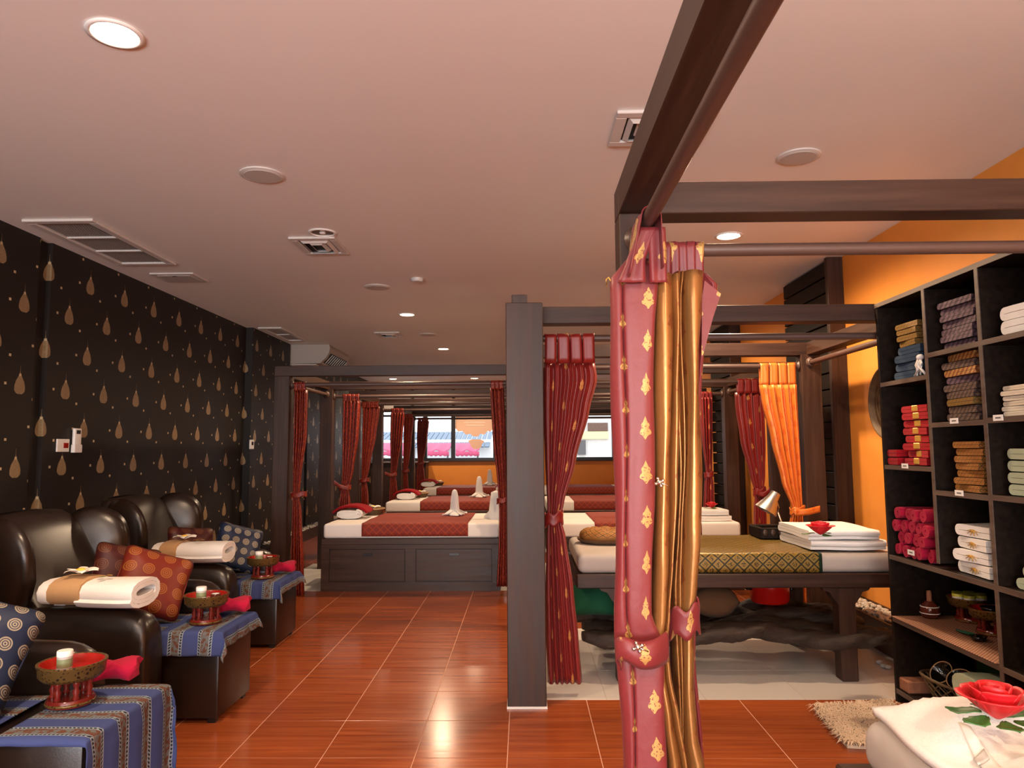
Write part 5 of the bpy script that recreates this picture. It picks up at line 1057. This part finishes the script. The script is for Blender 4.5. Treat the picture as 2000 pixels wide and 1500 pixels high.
# silver desk lamp standing behind the table
yl = 5.55; base = PY(1540, 1060, yl); hd = PY(1503, 984, yl); jt = PY(1519, 1000, yl)
t_ = thing('desk_lamp', 'silver swing arm desk lamp behind the massage table', 'lamp', (base.x+0.05, yl, 0))
MB().lathe([(0, 0), (0.10, 0), (0.10, 0.018), (0.03, 0.03), (0, 0.03)], 24).obj('base', 'brushed_steel', t_, True, auto=40)
ox, oy = base.x+0.05, yl
MB().tube([(0, 0, 0.02), (0.0, 0, base.z-0.12), (base.x-ox, 0, base.z), (jt.x-ox, 0, jt.z)], 0.009, 8).obj('arm', 'brushed_steel', t_, True)
b = MB().lathe([(0.009, 0.105), (0.038, 0.098), (0.044, 0.045), (0.088, -0.062), (0.085, -0.062), (0.038, 0.045), (0.0, 0.06)], 24); b.xf(Matrix.Translation((hd.x-ox, 0, hd.z)) @ Matrix.Rotation(0.55, 4, 'Y')); b.obj('shade', 'brushed_steel', t_, True, auto=50)
MB().tube([(jt.x-ox, 0, jt.z), (jt.x-ox+0.012, 0, jt.z+0.03), (hd.x-ox+0.045, 0, hd.z+0.06)], 0.006, 8).obj('joint', 'chrome', t_, True)
# under the table
t_ = thing('green_pillow', 'dark green cloth pillow stuffed on the rough lower boards', 'pillow', (TX0+0.13, 4.72, 0.315)); cushion(0.30, 0.19, 0.12, '').xf(Matrix.Translation((0, 0, 0.115)) @ Matrix.Rotation(-0.35, 4, 'X')).obj('cover', 'green_cloth', t_, True)
p = PY(1400, 1190, 4.70); t_ = thing('leaf_pillow', 'brown leaf shaped pillow on the rough lower boards', 'pillow', (p.x, 4.70, 0.295)); inflate(smooth_cs([(0.15, 0), (0.10, 0.08), (0.0, 0.10), (-0.10, 0.085), (-0.15, 0.02), (-0.12, -0.06), (-0.02, -0.09), (0.08, -0.07), (0.15, 0)], 4)[:-1], 0.13, 6).xf(Matrix.Translation((0, 0, 0.12)) @ Matrix.Rotation(-0.3, 4, 'X')).obj('cover', 'brown_cloth', t_, True)
p = PY(1500, 1160, 5.15); t_ = thing('red_pot', 'red enamel pot with steel rim under the massage table', 'pot', (p.x, 5.12, 0.335)); MB().lathe([(0, 0), (0.12, 0), (0.132, 0.02), (0.135, 0.12), (0.128, 0.122), (0.12, 0.02), (0, 0.015)], 30).obj('body', 'pot_red', t_, True, auto=50); MB().lathe([(0.138, 0.118), (0.14, 0.124), (0.13, 0.128), (0.06, 0.155), (0.0, 0.165)], 30).obj('lid', 'chrome', t_, True)
for s in (-1, 1): MB().tube([(s*0.13, -0.03, 0.09), (s*0.165, -0.03, 0.092), (s*0.165, 0.03, 0.092), (s*0.13, 0.03, 0.09)], 0.007, 8).obj('handle', 'black_glaze', t_, True)
for k, (px_, py_) in enumerate(((1718, 1297), (1726, 1304), (1735, 1307))):
    p = PZ(px_, py_); t_ = thing('floor_pebble', 'smooth pale pebble on white tiles near the shelf foot', 'pebble', (p.x, p.y, 0), group='loose pebbles by the shelf'); MB().sphere((0, 0, 0.014), (0.024, 0.018, 0.0138), 10, 8).obj('stone', 'pebble', t_, True)
# round woven tray hung on the orange wall
p = PX(1701, 792, XR); t_ = thing('woven_wall_tray', 'round woven wicker tray hung on the orange wall', 'wall hanging', (XR-0.02, p.y-0.37, p.z)); R_ = 0.27
b = MB().lathe([(0, 0.0), (R_*0.9, 0.004), (R_, 0.03), (R_, 0.05), (R_*0.97, 0.05), (R_*0.88, 0.016), (0, 0.012)], 40); b.xf(Matrix.Rotation(-PI/2, 4, 'Y')); b.obj('tray', 'wicker', t_, True, auto=50)
for k in range(5): b = MB().tube([((R_*(0.2+0.18*k))*math.cos(a*PI/16), (R_*(0.2+0.18*k))*math.sin(a*PI/16), 0.016) for a in range(32)], 0.008, 6, closed=True); b.xf(Matrix.Rotation(-PI/2, 4, 'Y')); b.obj('weave_ring', 'wicker', t_, True)
# ================================================================== SHELF UNIT
SX, SD = 2.045, 0.50
YE = 4.14
sh = thing('towel_shelf', 'tall dark open shelf unit filled with folded cloths', 'shelf unit', (SX, 2.42, 0))
HS = PX(1706, 596, SX).z; Tk = 0.024; y1s, y2s = PX(1800, 572, SX).y, PX(1903, 530, SX).y; y3s = y2s-(y1s-y2s); ys0 = 2.42
def sbox(y0, y1, z0, z1, nm, x0=0.0, x1=SD, mat='wenge'):
    return MB().box(x0, x1, y0-ys0, y1-ys0, z0, z1, 0.002).obj(nm, mat, sh)
def sedge(y0, y1, z0, z1): return MB().box(-0.004, 0.0, y0-ys0, y1-ys0, z0, z1).obj('edge_band', 'edge', sh)
ZL = [PY(1742, 1078, 4.0).z, PX(1750, 1203, SX).z, 0.075]
ZL = [0.80, 0.46, 0.075]
sbox(YE-Tk, YE, 0, HS-Tk, 'end_panel'); sbox(ys0, ys0+Tk, 0, HS-Tk, 'end_panel')
sbox(ys0, YE, HS-Tk, HS, 'top_board'); sedge(ys0, YE, HS-Tk, HS)
MB().box(SD-0.012, SD-0.0005, 0.0, YE-ys0, 0.0, HS-Tk-0.0005).obj('back_panel', 'wenge', sh)
sbox(y1s-Tk, y1s, ZL[0]+Tk, HS-Tk, 'divider', 0, SD-0.013); sedge(y1s-Tk, y1s, ZL[0]+Tk, HS-Tk)
for yy in (y2s, y3s): sbox(yy-Tk, yy, 0.0, HS-Tk, 'divider', 0, SD-0.013); sedge(yy-Tk, yy, 0.0, HS-Tk)
def board(ya, yb, z):
    sbox(ya, yb, z-Tk, z, 'shelf_board', 0, SD-0.013); sedge(ya, yb, z-Tk, z)
c1 = (y1s, YE-Tk); c2 = (y2s, y1s-Tk); c3 = (y3s, y2s-Tk); c4 = (ys0+Tk, y3s-Tk)
ZA = [PX(1732, 746, SX).z, PX(1732, 908, SX).z]; ZC2 = [PX(1812, 690, SX).z, PX(1818, 826, SX).z, PX(1826, 957, SX).z]
ZC3 = [PX(1925, 663, SX).z, PX(1930, 816, SX).z, PX(1998, 972, SX).z]
for z in ZA: board(*c1, z)
for z in ZC2: board(*c2, z)
for z in ZC3: board(*c3, z)
for z in ZC3: board(*c4, z)
for cc in ((y2s, YE-Tk), c3, c4):
    for z in ZL: board(*cc, z+0.0)
# little white price tags on the board edges
for (px_, py_, lb) in ((1767, 910, 'red'), (1779, 1079, 'pink'), (1863, 822, 'grey'), (1873, 963, 'orange'), (1949, 816, 'cream')):
    p = PX(px_, py_, SX-0.006); t_ = thing('shelf_tag', 'small white paper tag below the %s cloths' % {'red': 'banded red', 'pink': 'pink rolled', 'grey': 'mixed woven', 'orange': 'orange gold', 'cream': 'cream folded'}[lb], 'tag', (SX-0.0045, p.y, p.z))
    MB().box(-0.002, 0.0, -0.032, 0.032, -0.013, 0.013).obj('paper', 'paper_tag', t_); MB().box(-0.0026, -0.002, -0.018, 0.016, -0.003, 0.003).obj('print_line', 'ink', t_)
def stack(yc, z0, items, w, d, what, group, x_off=0.03, names=None, jit=0.02, seed=0, cat='cloth', nm='folded_cloth', layers=2, extra=None):
    rr = random.Random(seed); z = z0+0.003
    for k, (mat, h) in enumerate(items):
        lb = names[k] if names else '%s, %s from the bottom' % (what, ('lowest', 'second', 'third', 'fourth', 'fifth', 'sixth', 'seventh', 'eighth')[k]) if k else '%s, lowest one' % what
        t_ = thing(nm, lb, cat, (SX+x_off+rr.uniform(0, jit), yc+rr.uniform(-jit, jit)*0.7, z+0.0005), rr.uniform(-0.10, 0.10), group)
        folded(w*rr.uniform(0.90, 1.02), d, h*0.93, layers, 0.0015, k+seed).obj('cloth_body', mat, t_, True, auto=70)
        if extra: extra(t_, w, d, h, k)
        z += h
    return z
# column one, top to bottom
ya = PX(1776, 680, SX+0.05).y
stack(ya, ZA[0], [('denim_cloth', 0.045)]*4, 0.24, 0.30, 'blue denim cloth folded in the top corner cell', 'blue folded cloths', seed=1)
stack(ya, ZA[0]+0.18, [('ochre_weave', 0.032)]*4, 0.21, 0.30, 'ochre woven cloth folded above the blue denim', 'ochre folded cloths', seed=2)
t_ = thing('tassel_cord', 'white knotted tassel hanging beside the blue cloths', 'tassel', (SX+0.02, PX(1791, 722, SX).y, ZA[0]))
for k in range(6): MB().tube([(0, 0.012*math.sin(k*2.1), 0.10), (-0.008, 0.03*math.sin(k*1.3), 0.06), (-0.004, 0.05*math.sin(k*1.7+1), 0.006)], 0.007, 6).obj('strand', 'white_terry', t_, True)
MB().sphere((0, 0, 0.10), (0.018, 0.022, 0.016), 10, 8).obj('knot', 'white_terry', t_, True)
def gold_band(t_, w, d, h, k): MB().box(-0.004, 0.10, -w*0.12, w*0.10, h*0.10, h*0.94, 0.004).obj('gold_motif', 'gold_thread', t_)
ya = PX(1785, 850, SX+0.04).y-0.03
stack(ya, ZA[1], [('red_terry', 0.040)]*8, 0.24, 0.32, 'red folded towel with gold motif in stack', 'red towels with gold motifs', extra=gold_band, nm='folded_towel', cat='towel', seed=3, x_off=0.025)
for k in range(2):
    t_ = thing('folded_towel', ('plain red towel lying flat beside the red stack' if k == 0 else 'plain red towel on top of the flat one'), 'towel', (SX+0.012, YE-Tk-0.068, ZA[1]+0.003+0.044*k)); folded(0.105, 0.30, 0.04, 2, 0.002, k).obj('terry_body', 'red_terry', t_, True, auto=60)
rr = random.Random(5)
for r in range(4):
    for k in range(4 if r % 2 else 5):
        if r == 3 and k == 4: continue
        y_ = c1[1]-0.045-(k+(0.5 if r % 2 else 0))*0.077; z_ = ZL[0]+0.002+r*0.066
        if y_ < c1[0]+0.04: continue
        t_ = thing('rolled_towel', 'pink rolled towel in the %s row of the rolled pile' % ('lowest', 'second', 'third', 'top')[r], 'towel', (SX+0.01+rr.uniform(0, 0.02), y_, z_), 0, 'pink rolled towels, %s row' % ('lowest', 'second', 'third', 'top')[r]); b = rolled(0.26, 0.073, 0.073, 2.3, 0.011, r*7+k, 0.002); b.xf(Matrix.Translation((0, 0, 0.0365)) @ Matrix.Rotation(rr.uniform(0, 6), 4, 'X') @ Matrix.Translation((0, 0, -0.0365))); b.obj('terry_roll', 'pink_terry', t_, True, auto=60)
# column two
ya = PX(1876, 630, SX+0.05).y
stack(ya, ZC2[0], [('purple_weave', 0.034)]*7, 0.27, 0.32, 'purple patterned cloth folded in the top cell', 'purple folded cloths', seed=6)
ya = PX(1882, 760, SX+0.05).y
mm = ['mauve_weave', 'mauve_weave', 'ochre_weave', 'mauve_weave', 'mauve_weave', 'purple_weave', 'orange_weave', 'mauve_weave', 'orange_weave']
stack(ya, ZC2[1], [(m, 0.036) for m in mm], 0.27, 0.32, '', 'mixed folded cloths', seed=7, names=['%s of the mixed stack' % q for q in ('lowest mauve woven cloth', 'second mauve woven cloth', 'ochre woven cloth near the bottom', 'mauve woven cloth above ochre one', 'middle mauve woven cloth', 'purple woven cloth', 'orange woven cloth', 'mauve cloth between orange ones', 'topmost orange woven cloth')])
ya = PX(1898, 905, SX+0.05).y
stack(ya, ZC2[2], [('gold_weave', 0.034)]*7, 0.22, 0.30, 'orange gold patterned cloth folded in the middle cell', 'orange gold folded cloths', seed=8)
def sun_motif(t_, w, d, h, k):
    for q in range(6):
        a = -1.2+q*0.48; MB().grid(lambda u, v: (-0.0055+0.004*abs(u-0.5), (0.006+0.05*v)*math.sin(a)+(u-0.5)*0.014*(1-v)*math.cos(a)-0.0, h*0.62-(0.002+0.6*h*v)*math.cos(a)*0.8), 2, 4).obj('embroidered_ray', 'gold_thread', t_, True, solid=0.002)
ya = PX(1905, 1070, SX+0.05).y
stack(ya, ZL[0], [('white_terry', 0.058)]*4, 0.27, 0.32, 'white folded towel with gold sunburst embroidery', 'white sunburst towels', extra=sun_motif, nm='folded_towel', cat='towel', seed=9, layers=2)
# column three (partly in view)
ya = (c3[0]+c3[1])/2
stack(ya+0.02, ZC3[1], [('cream_terry', 0.022)]*6, 0.30, 0.30, 'cream thin cloth folded in stack by the shelf edge', 'cream folded cloths', seed=10)
stack(ya, ZC3[2], [('green_terry', 0.05)]*4, 0.30, 0.30, 'pale green towel folded in stack', 'pale green towels', seed=12, nm='folded_towel', cat='towel')
stack(ya-0.02, ZL[0], [('green_terry', 0.05)]*2, 0.28, 0.30, 'pale green towel folded low in the shelf', 'low pale green towels', seed=13, nm='folded_towel', cat='towel')
t_ = thing('folded_cloth', 'white cloth folded in the uppermost edge cell', 'cloth', (SX+0.03, ya-0.02, ZC3[0]+0.004), 0); folded(0.26, 0.3, 0.12, 4, 0.003, 4).obj('cloth_body', 'white_terry', t_, True, auto=70)
# display shelf with woven mat
t_ = thing('woven_mat', 'brown woven reed mat lining the display shelf', 'mat', (SX-0.012, c2[0]+0.005, ZL[1]+0.001)); MB().box(0, SD-0.03, 0, c1[1]-c2[0]-0.01, 0, 0.005, 0.002).obj('reed_sheet', 'mat', t_)
ZZ = ZL[1]+0.007
p = PZ(1813, 1205, ZZ); t_ = thing('brush_jar', 'brown glazed jar with white bands and wooden stopper', 'jar', (p.x, min(p.y, YE-Tk-0.06), ZZ)); b = MB().lathe([(0, 0), (0.035, 0), (0.048, 0.02), (0.050, 0.05), (0.040, 0.072), (0.026, 0.082), (0.026, 0.09), (0, 0.09)], 24).obj('body', 'glazed_brown', t_, True)
for z_ in (0.028, 0.062): MB().tube([(0.0485*math.cos(a*PI/14), 0.0485*math.sin(a*PI/14), z_) if z_ < 0.05 else (0.0455*math.cos(a*PI/14), 0.0455*math.sin(a*PI/14), z_) for a in range(28)], 0.0025, 6, closed=True).obj('white_band', 'white_plastic', t_, True)
MB().lathe([(0.014, 0.085), (0.012, 0.145), (0, 0.147)], 10).obj('stopper', 'terracotta', t_, True)
p = PZ(1866, 1207, ZZ); p.y = min(p.y, YE-Tk-0.135); pd1 = pedestal_tray('dark gilt pedestal tray holding yellow lidded candles', (p.x+0.04, p.y, ZZ), 0.105, 0.125)
k = 0
for r_, n_ in ((0.06, 6), (0.0, 1)):
    for q in range(n_):
        x_, y_ = p.x+0.04+r_*math.cos(q*PI/3), p.y+r_*math.sin(q*PI/3); t_ = thing('candle_tin', 'small clear candle tin with yellow lid', 'candle', (x_, y_, ZZ+0.125*0.74+0.0085), 0, 'yellow lidded candle tins')
        MB().lathe([(0, 0), (0.026, 0), (0.027, 0.003), (0.027, 0.030), (0, 0.030)], 16).obj('cup', 'white_plastic', t_, True, auto=40); MB().lathe([(0, 0.045), (0.027, 0.045), (0.0285, 0.042), (0.0285, 0.030), (0, 0.030)], 16).obj('lid', 'yellow_lid', t_, True, auto=40)
p = PZ(1915, 1238, ZZ); pedestal_tray('dark gilt pedestal tray nearer the shelf divider', (p.x+0.06, max(p.y, c2[0]+0.12), ZZ), 0.10, 0.125)
t_ = thing('small_bowl', 'dark glossy bowl standing in the second shelf tray', 'bowl', (p.x+0.06, max(p.y, c2[0]+0.12), ZZ+0.101)); MB().lathe([(0, 0), (0.03, 0), (0.05, 0.03), (0.047, 0.03), (0.028, 0.006), (0, 0.006)], 20).obj('bowl_body', 'black_glaze', t_, True)
p = PZ(1911, 1252, ZZ); t_ = thing('ladle', 'dark ladle with green handle lying on the mat', 'ladle', (p.x, max(p.y, c2[0]+0.06), ZZ)); MB().lathe([(0, 0.001), (0.022, 0.001), (0.040, 0.024), (0.037, 0.024), (0.020, 0.006), (0, 0.006)], 20).obj('cup', 'black_glaze', t_, True); MB().tube([(0.0, 0.036, 0.022), (-0.01, 0.10, 0.018), (0.0, 0.17, 0.010)], 0.007, 8).obj('handle', 'green_cloth', t_, True)
# bottom compartment
ZF = ZL[2]+0.001
p = PZ(1822, 1362, ZF); bx_, by_ = max(p.x, SX+0.13), p.y
by_ = PX(1822, 1340, SX+0.10).y; by_ = min(by_, YE-Tk-0.275); bx_ = SX+0.17
t_ = thing('wicker_basket', 'open lattice wicker basket holding black bowls', 'basket', (bx_, by_, ZF), 0.0)
MB().lathe([(0, 0.0), (0.09, 0.0), (0.095, 0.008), (0.0, 0.008)], 24).obj('bottom', 'wicker', t_, True)
n_ = 16
for k in range(n_):
    for s in (-1, 1):
        pts = []
        for q in range(9):
            v = q/8; a = 2*PI*k/n_+s*v*0.9; r = 0.092+0.058*v; pts.append((r*math.cos(a)*1.0, r*math.sin(a)*1.25, 0.005+0.125*v+0.01*math.cos(a*2)*v))
        MB().tube(pts, 0.004, 5).obj('lattice_cane', 'wicker', t_, True)
MB().tube([(0.152*math.cos(a*PI/16), 0.152*1.25*math.sin(a*PI/16), 0.13+0.01*math.cos(a*PI/8)) for a in range(32)], 0.008, 7, closed=True).obj('rim', 'wicker', t_, True)
for (dy, ang, lb) in ((0.075, 0.9, 'tilted black bowl at the far side of the wicker basket'), (-0.06, 0.65, 'black bowl facing out in the wicker basket')):
    t_ = thing('black_bowl', lb, 'bowl', (bx_-0.0, by_+dy, ZF+0.085)); b = MB().lathe([(0, 0), (0.035, 0), (0.058, 0.03), (0.064, 0.075), (0.058, 0.075), (0.052, 0.032), (0, 0.012)], 28); b.xf(Matrix.Translation((0, 0, 0.03)) @ Matrix.Rotation(-ang, 4, 'Y') @ Matrix.Rotation(0.4 if dy < 0 else 0.2, 4, 'X') @ Matrix.Translation((0, 0, -0.02))); b.obj('bowl_body', 'black_glaze', t_, True)
    b = MB().tube([(0.061*math.cos(a*PI/14), 0.061*math.sin(a*PI/14), 0.0755) for a in range(28)], 0.0028, 6, closed=True); b.xf(Matrix.Translation((0, 0, 0.03)) @ Matrix.Rotation(-ang, 4, 'Y') @ Matrix.Rotation(0.4 if dy < 0 else 0.2, 4, 'X') @ Matrix.Translation((0, 0, -0.02))); b.obj('unglazed_rim', 'tan_cloth', t_, True)
t_ = thing('wooden_crate', 'rough terracotta coloured wooden block under the wicker basket', 'block', (SX+0.01, YE-Tk-0.100, ZF-0.001)); MB().box(0, 0.14, 0, 0.095, 0.001, 0.065, 0.006).obj('block_body', 'terracotta', t_)
yt = PX(1900, 1320, SX+0.06).y
t_ = thing('folded_towel', 'pale green striped towel folded at the bottom of shelf', 'towel', (SX+0.012, c2[0]+0.205, ZF+0.012)); folded(0.26, 0.30, 0.24, 4, 0.014, 2).obj('terry_body', 'green_terry', t_, True, auto=60)
t_ = thing('framed_picture', 'small dark framed green panel behind the wicker basket', 'picture', (SX+0.36, by_, ZF)); MB().box(0, 0.02, -0.16, 0.16, 0, 0.22, 0.004).obj('frame_border', 'woody', t_); MB().box(-0.004, 0.0, -0.13, 0.13, 0.03, 0.19).obj('panel', 'leaf_green', t_)
t_ = thing('pump_bottle', 'white pump dispenser bottle beside the shelf divider', 'bottle', (SX+0.05, c2[0]+0.035, ZF)); MB().lathe([(0, 0), (0.025, 0), (0.026, 0.01), (0.026, 0.07), (0.012, 0.085), (0, 0.085)], 18).obj('body', 'white_plastic', t_, True); MB().lathe([(0.011, 0.084), (0.011, 0.10), (0.004, 0.10), (0.004, 0.12), (0, 0.12)], 12).obj('neck', 'white_plastic', t_, True, auto=40); MB().box(-0.035, 0.01, -0.007, 0.007, 0.118, 0.130, 0.003).obj('pump_head', 'white_plastic', t_)
# ================================================================== NEAR BED (lower right)
bx0, byf = PY(1690, 1440, 1.86).x, 1.90
nb = thing('massage_bed', 'near massage bed with grey sheet below the large rose', 'bed', (bx0, 0.75, 0)); L = 1.75; W = byf-0.75; ZB = 0.595
MB().box(-0.05, L, -0.0, W+0.03, ZB-0.10, ZB, 0.006).obj('bed_frame', 'woodx', nb)
for x_ in (0.02, L-0.12):
    for y_ in (0.02, W-0.10): MB().box(x_, x_+0.10, y_, y_+0.10, 0, ZB-0.10, 0.005).obj('leg', 'woodz', nb)
MB().box(0.0, L-0.02, 0.0, W, ZB, ZB+0.13, 0.05, seg=5).obj('mattress', 'grey_sheet', nb, True, auto=60)
ZN = ZB+0.13
# white robe/towel spread on it
t_ = thing('white_robe', 'rumpled white robe spread over the near massage bed', 'robe', (bx0+0.02, 0.78, ZN))
def robe_z(x, y):
    u, v = x/1.35, y/(W-0.045); e = max(0.0, min(1.0, u*9, (1-v)*9)); e = e*e*(3-2*e)
    return 0.014+e*(0.050+0.020*math.sin(x*9+y*13)+0.014*math.sin(y*23-x*7+1)+0.012*abs(math.sin(x*17+y*11))-0.010*abs(math.sin(x*8-y*19))+0.004*math.sin(x*41+y*29))
def robe(u, v):
    x, y = u*1.35, v*(W-0.045)
    return (x+0.012*math.sin(y*13)*(1-u), y+0.015*math.sin(x*12)*v, robe_z(x, y))
MB().grid(robe, 80, 70).obj('cloth_body', 'white_terry', t_, True, solid=0.018)
O_ = Vector((bx0+0.02, 0.78, ZN))
def on_robe(pxy, n, m, name, mat, lift):
    A = [PZ(px, py, ZN+0.07)-O_ for px, py in pxy]
    def fn(u, v):
        q = lerp(lerp(A[0], A[3], v), lerp(A[1], A[2], v), u); return (q.x, q.y, robe_z(q.x, q.y)+lift)
    MB().grid(fn, n, m).obj(name, mat, t_, True, solid=0.004)
on_robe(((1872, 1412), (1896, 1420), (1962, 1472), (1932, 1480)), 4, 10, 'belt', 'white_sheet', 0.014)
on_robe(((1899, 1450), (1921, 1443), (1931, 1453), (1908, 1460)), 4, 4, 'care_label', 'grey_plastic', 0.019)
p = PZ(1962, 1432, ZN+0.08); rose((p.x, p.y+0.02, ZN+0.100), 0.080, 'large red fabric rose with green leaves on white robe', 0.9, 6)
# ================================================================== SHAG RUG
c_ = [PZ(1590, 1388), PZ(1742, 1378), PZ(1775, 1468), PZ(1655, 1462)]
c_ = [Vector((q.x, q.y, 0)) for q in c_]
t_ = thing('shag_rug', 'cream shaggy rug on the wood floor by the near bed', 'rug', (c_[0].x, c_[0].y, 0))
o0 = Vector((c_[0].x, c_[0].y, 0)); c_ = [q-o0 for q in c_]
b = MB(); b.add([tuple(q+Vector((0, 0, 0.001))) for q in c_]+[tuple(q+Vector((0, 0, 0.014))) for q in c_], [(3, 2, 1, 0), (4, 5, 6, 7), (0, 1, 5, 4), (1, 2, 6, 5), (2, 3, 7, 6), (3, 0, 4, 7)]); b.obj('backing', 'shag', t_)
b = MB(); rr = random.Random(9)
for k in range(5200):
    u, v = rr.random(), rr.random(); q = lerp(lerp(c_[0], c_[1], u), lerp(c_[3], c_[2], u), v); a = rr.uniform(0, 2*PI); l = rr.uniform(0.03, 0.065); wd = 0.0036
    d = Vector((math.cos(a), math.sin(a), 0)); n_ = Vector((-d.y, d.x, 0))*wd; t1 = q+Vector((0, 0, 0.012)); t2 = q+d*l*0.5+Vector((0, 0, 0.036)); t3 = q+d*l+Vector((0, 0, 0.020+rr.uniform(-0.006, 0.012)))
    b.add([tuple(t1-n_), tuple(t1+n_), tuple(t2+n_), tuple(t2-n_), tuple(t3)], [(0, 1, 2, 3), (3, 2, 4)])
pl = b.obj('pile', 'shag', t_, True); pl['kind'] = 'stuff'
# ================================================================== PERSON outside the far window
pp = PY(739, 884, 18.6)
per = thing('person', 'person with dark hair in grey shirt standing outside far window', 'person', (pp.x, 18.6, -0.05)); hh = pp.z+0.05+0.12
me = bpy.data.meshes.new('body'); k = hh/1.72
J = {'pel': (0, 0, .95), 'wst': (0, 0, 1.08), 'chs': (0, 0, 1.30), 'nk': (0, -.01, 1.46), 'hd': (0, -.02, 1.55), 'tp': (0, -.01, 1.66), 'sl': (-.17, 0, 1.40), 'el': (-.24, .02, 1.14), 'wl': (-.22, -.06, .92), 'hl': (-.21, -.08, .84), 'sr': (.17, 0, 1.40), 'er': (.24, .02, 1.14), 'wr': (.22, -.06, .92), 'hr': (.21, -.08, .84), 'pl': (-.09, 0, .90), 'kl': (-.10, -.02, .50), 'al': (-.10, .02, .09), 'fl': (-.11, -.14, .04), 'pr': (.09, 0, .90), 'kr': (.10, -.02, .50), 'ar': (.10, .02, .09), 'fr': (.11, -.14, .04)}
RJ = {'pel': .13, 'wst': .12, 'chs': .14, 'nk': .05, 'hd': .085, 'tp': .07, 'sl': .06, 'el': .042, 'wl': .028, 'hl': .03, 'sr': .06, 'er': .042, 'wr': .028, 'hr': .03, 'pl': .09, 'kl': .055, 'al': .04, 'fl': .035, 'pr': .09, 'kr': .055, 'ar': .04, 'fr': .035}
ks = list(J); E = [('pel', 'wst'), ('wst', 'chs'), ('chs', 'nk'), ('nk', 'hd'), ('hd', 'tp'), ('chs', 'sl'), ('sl', 'el'), ('el', 'wl'), ('wl', 'hl'), ('chs', 'sr'), ('sr', 'er'), ('er', 'wr'), ('wr', 'hr'), ('pel', 'pl'), ('pl', 'kl'), ('kl', 'al'), ('al', 'fl'), ('pel', 'pr'), ('pr', 'kr'), ('kr', 'ar'), ('ar', 'fr')]
me.from_pydata([tuple(c*k for c in J[q]) for q in ks], [(ks.index(a), ks.index(c)) for a, c in E], [])
bo = bpy.data.objects.new('body', me); C.objects.link(bo); bo.parent = per; me.materials.append(MT['skin'])
sk_ = bo.modifiers.new('skin', 'SKIN'); sv_ = me.skin_vertices[0].data if me.skin_vertices else None
if sv_ is None:
    bm = bmesh.new(); bm.from_mesh(me); bm.verts.layers.skin.verify(); bm.to_mesh(me); bm.free(); sv_ = me.skin_vertices[0].data
for i, q in enumerate(ks): sv_[i].radius = (RJ[q]*k, RJ[q]*k); sv_[i].use_root = q == 'pel'
md = bo.modifiers.new('sub', 'SUBSURF'); md.levels = 2; md.render_levels = 2
MB().lathe([(0.0, 1.745*k), (0.075*k, 1.72*k), (0.105*k, 1.65*k), (0.10*k, 1.59*k), (0.09*k, 1.58*k)], 20, (0, 0.015, 0)).obj('hair', 'hair_black', per, True, solid=0.01)
MB().lathe([(0.20*k, 0.86*k), (0.17*k, 1.05*k), (0.19*k, 1.25*k), (0.21*k, 1.38*k), (0.08*k, 1.47*k)], 24, (0, 0, 0), wob=lambda a, v: 1-0.22*abs(math.sin(a))).obj('shirt', 'shirt_grey', per, True, solid=0.008)
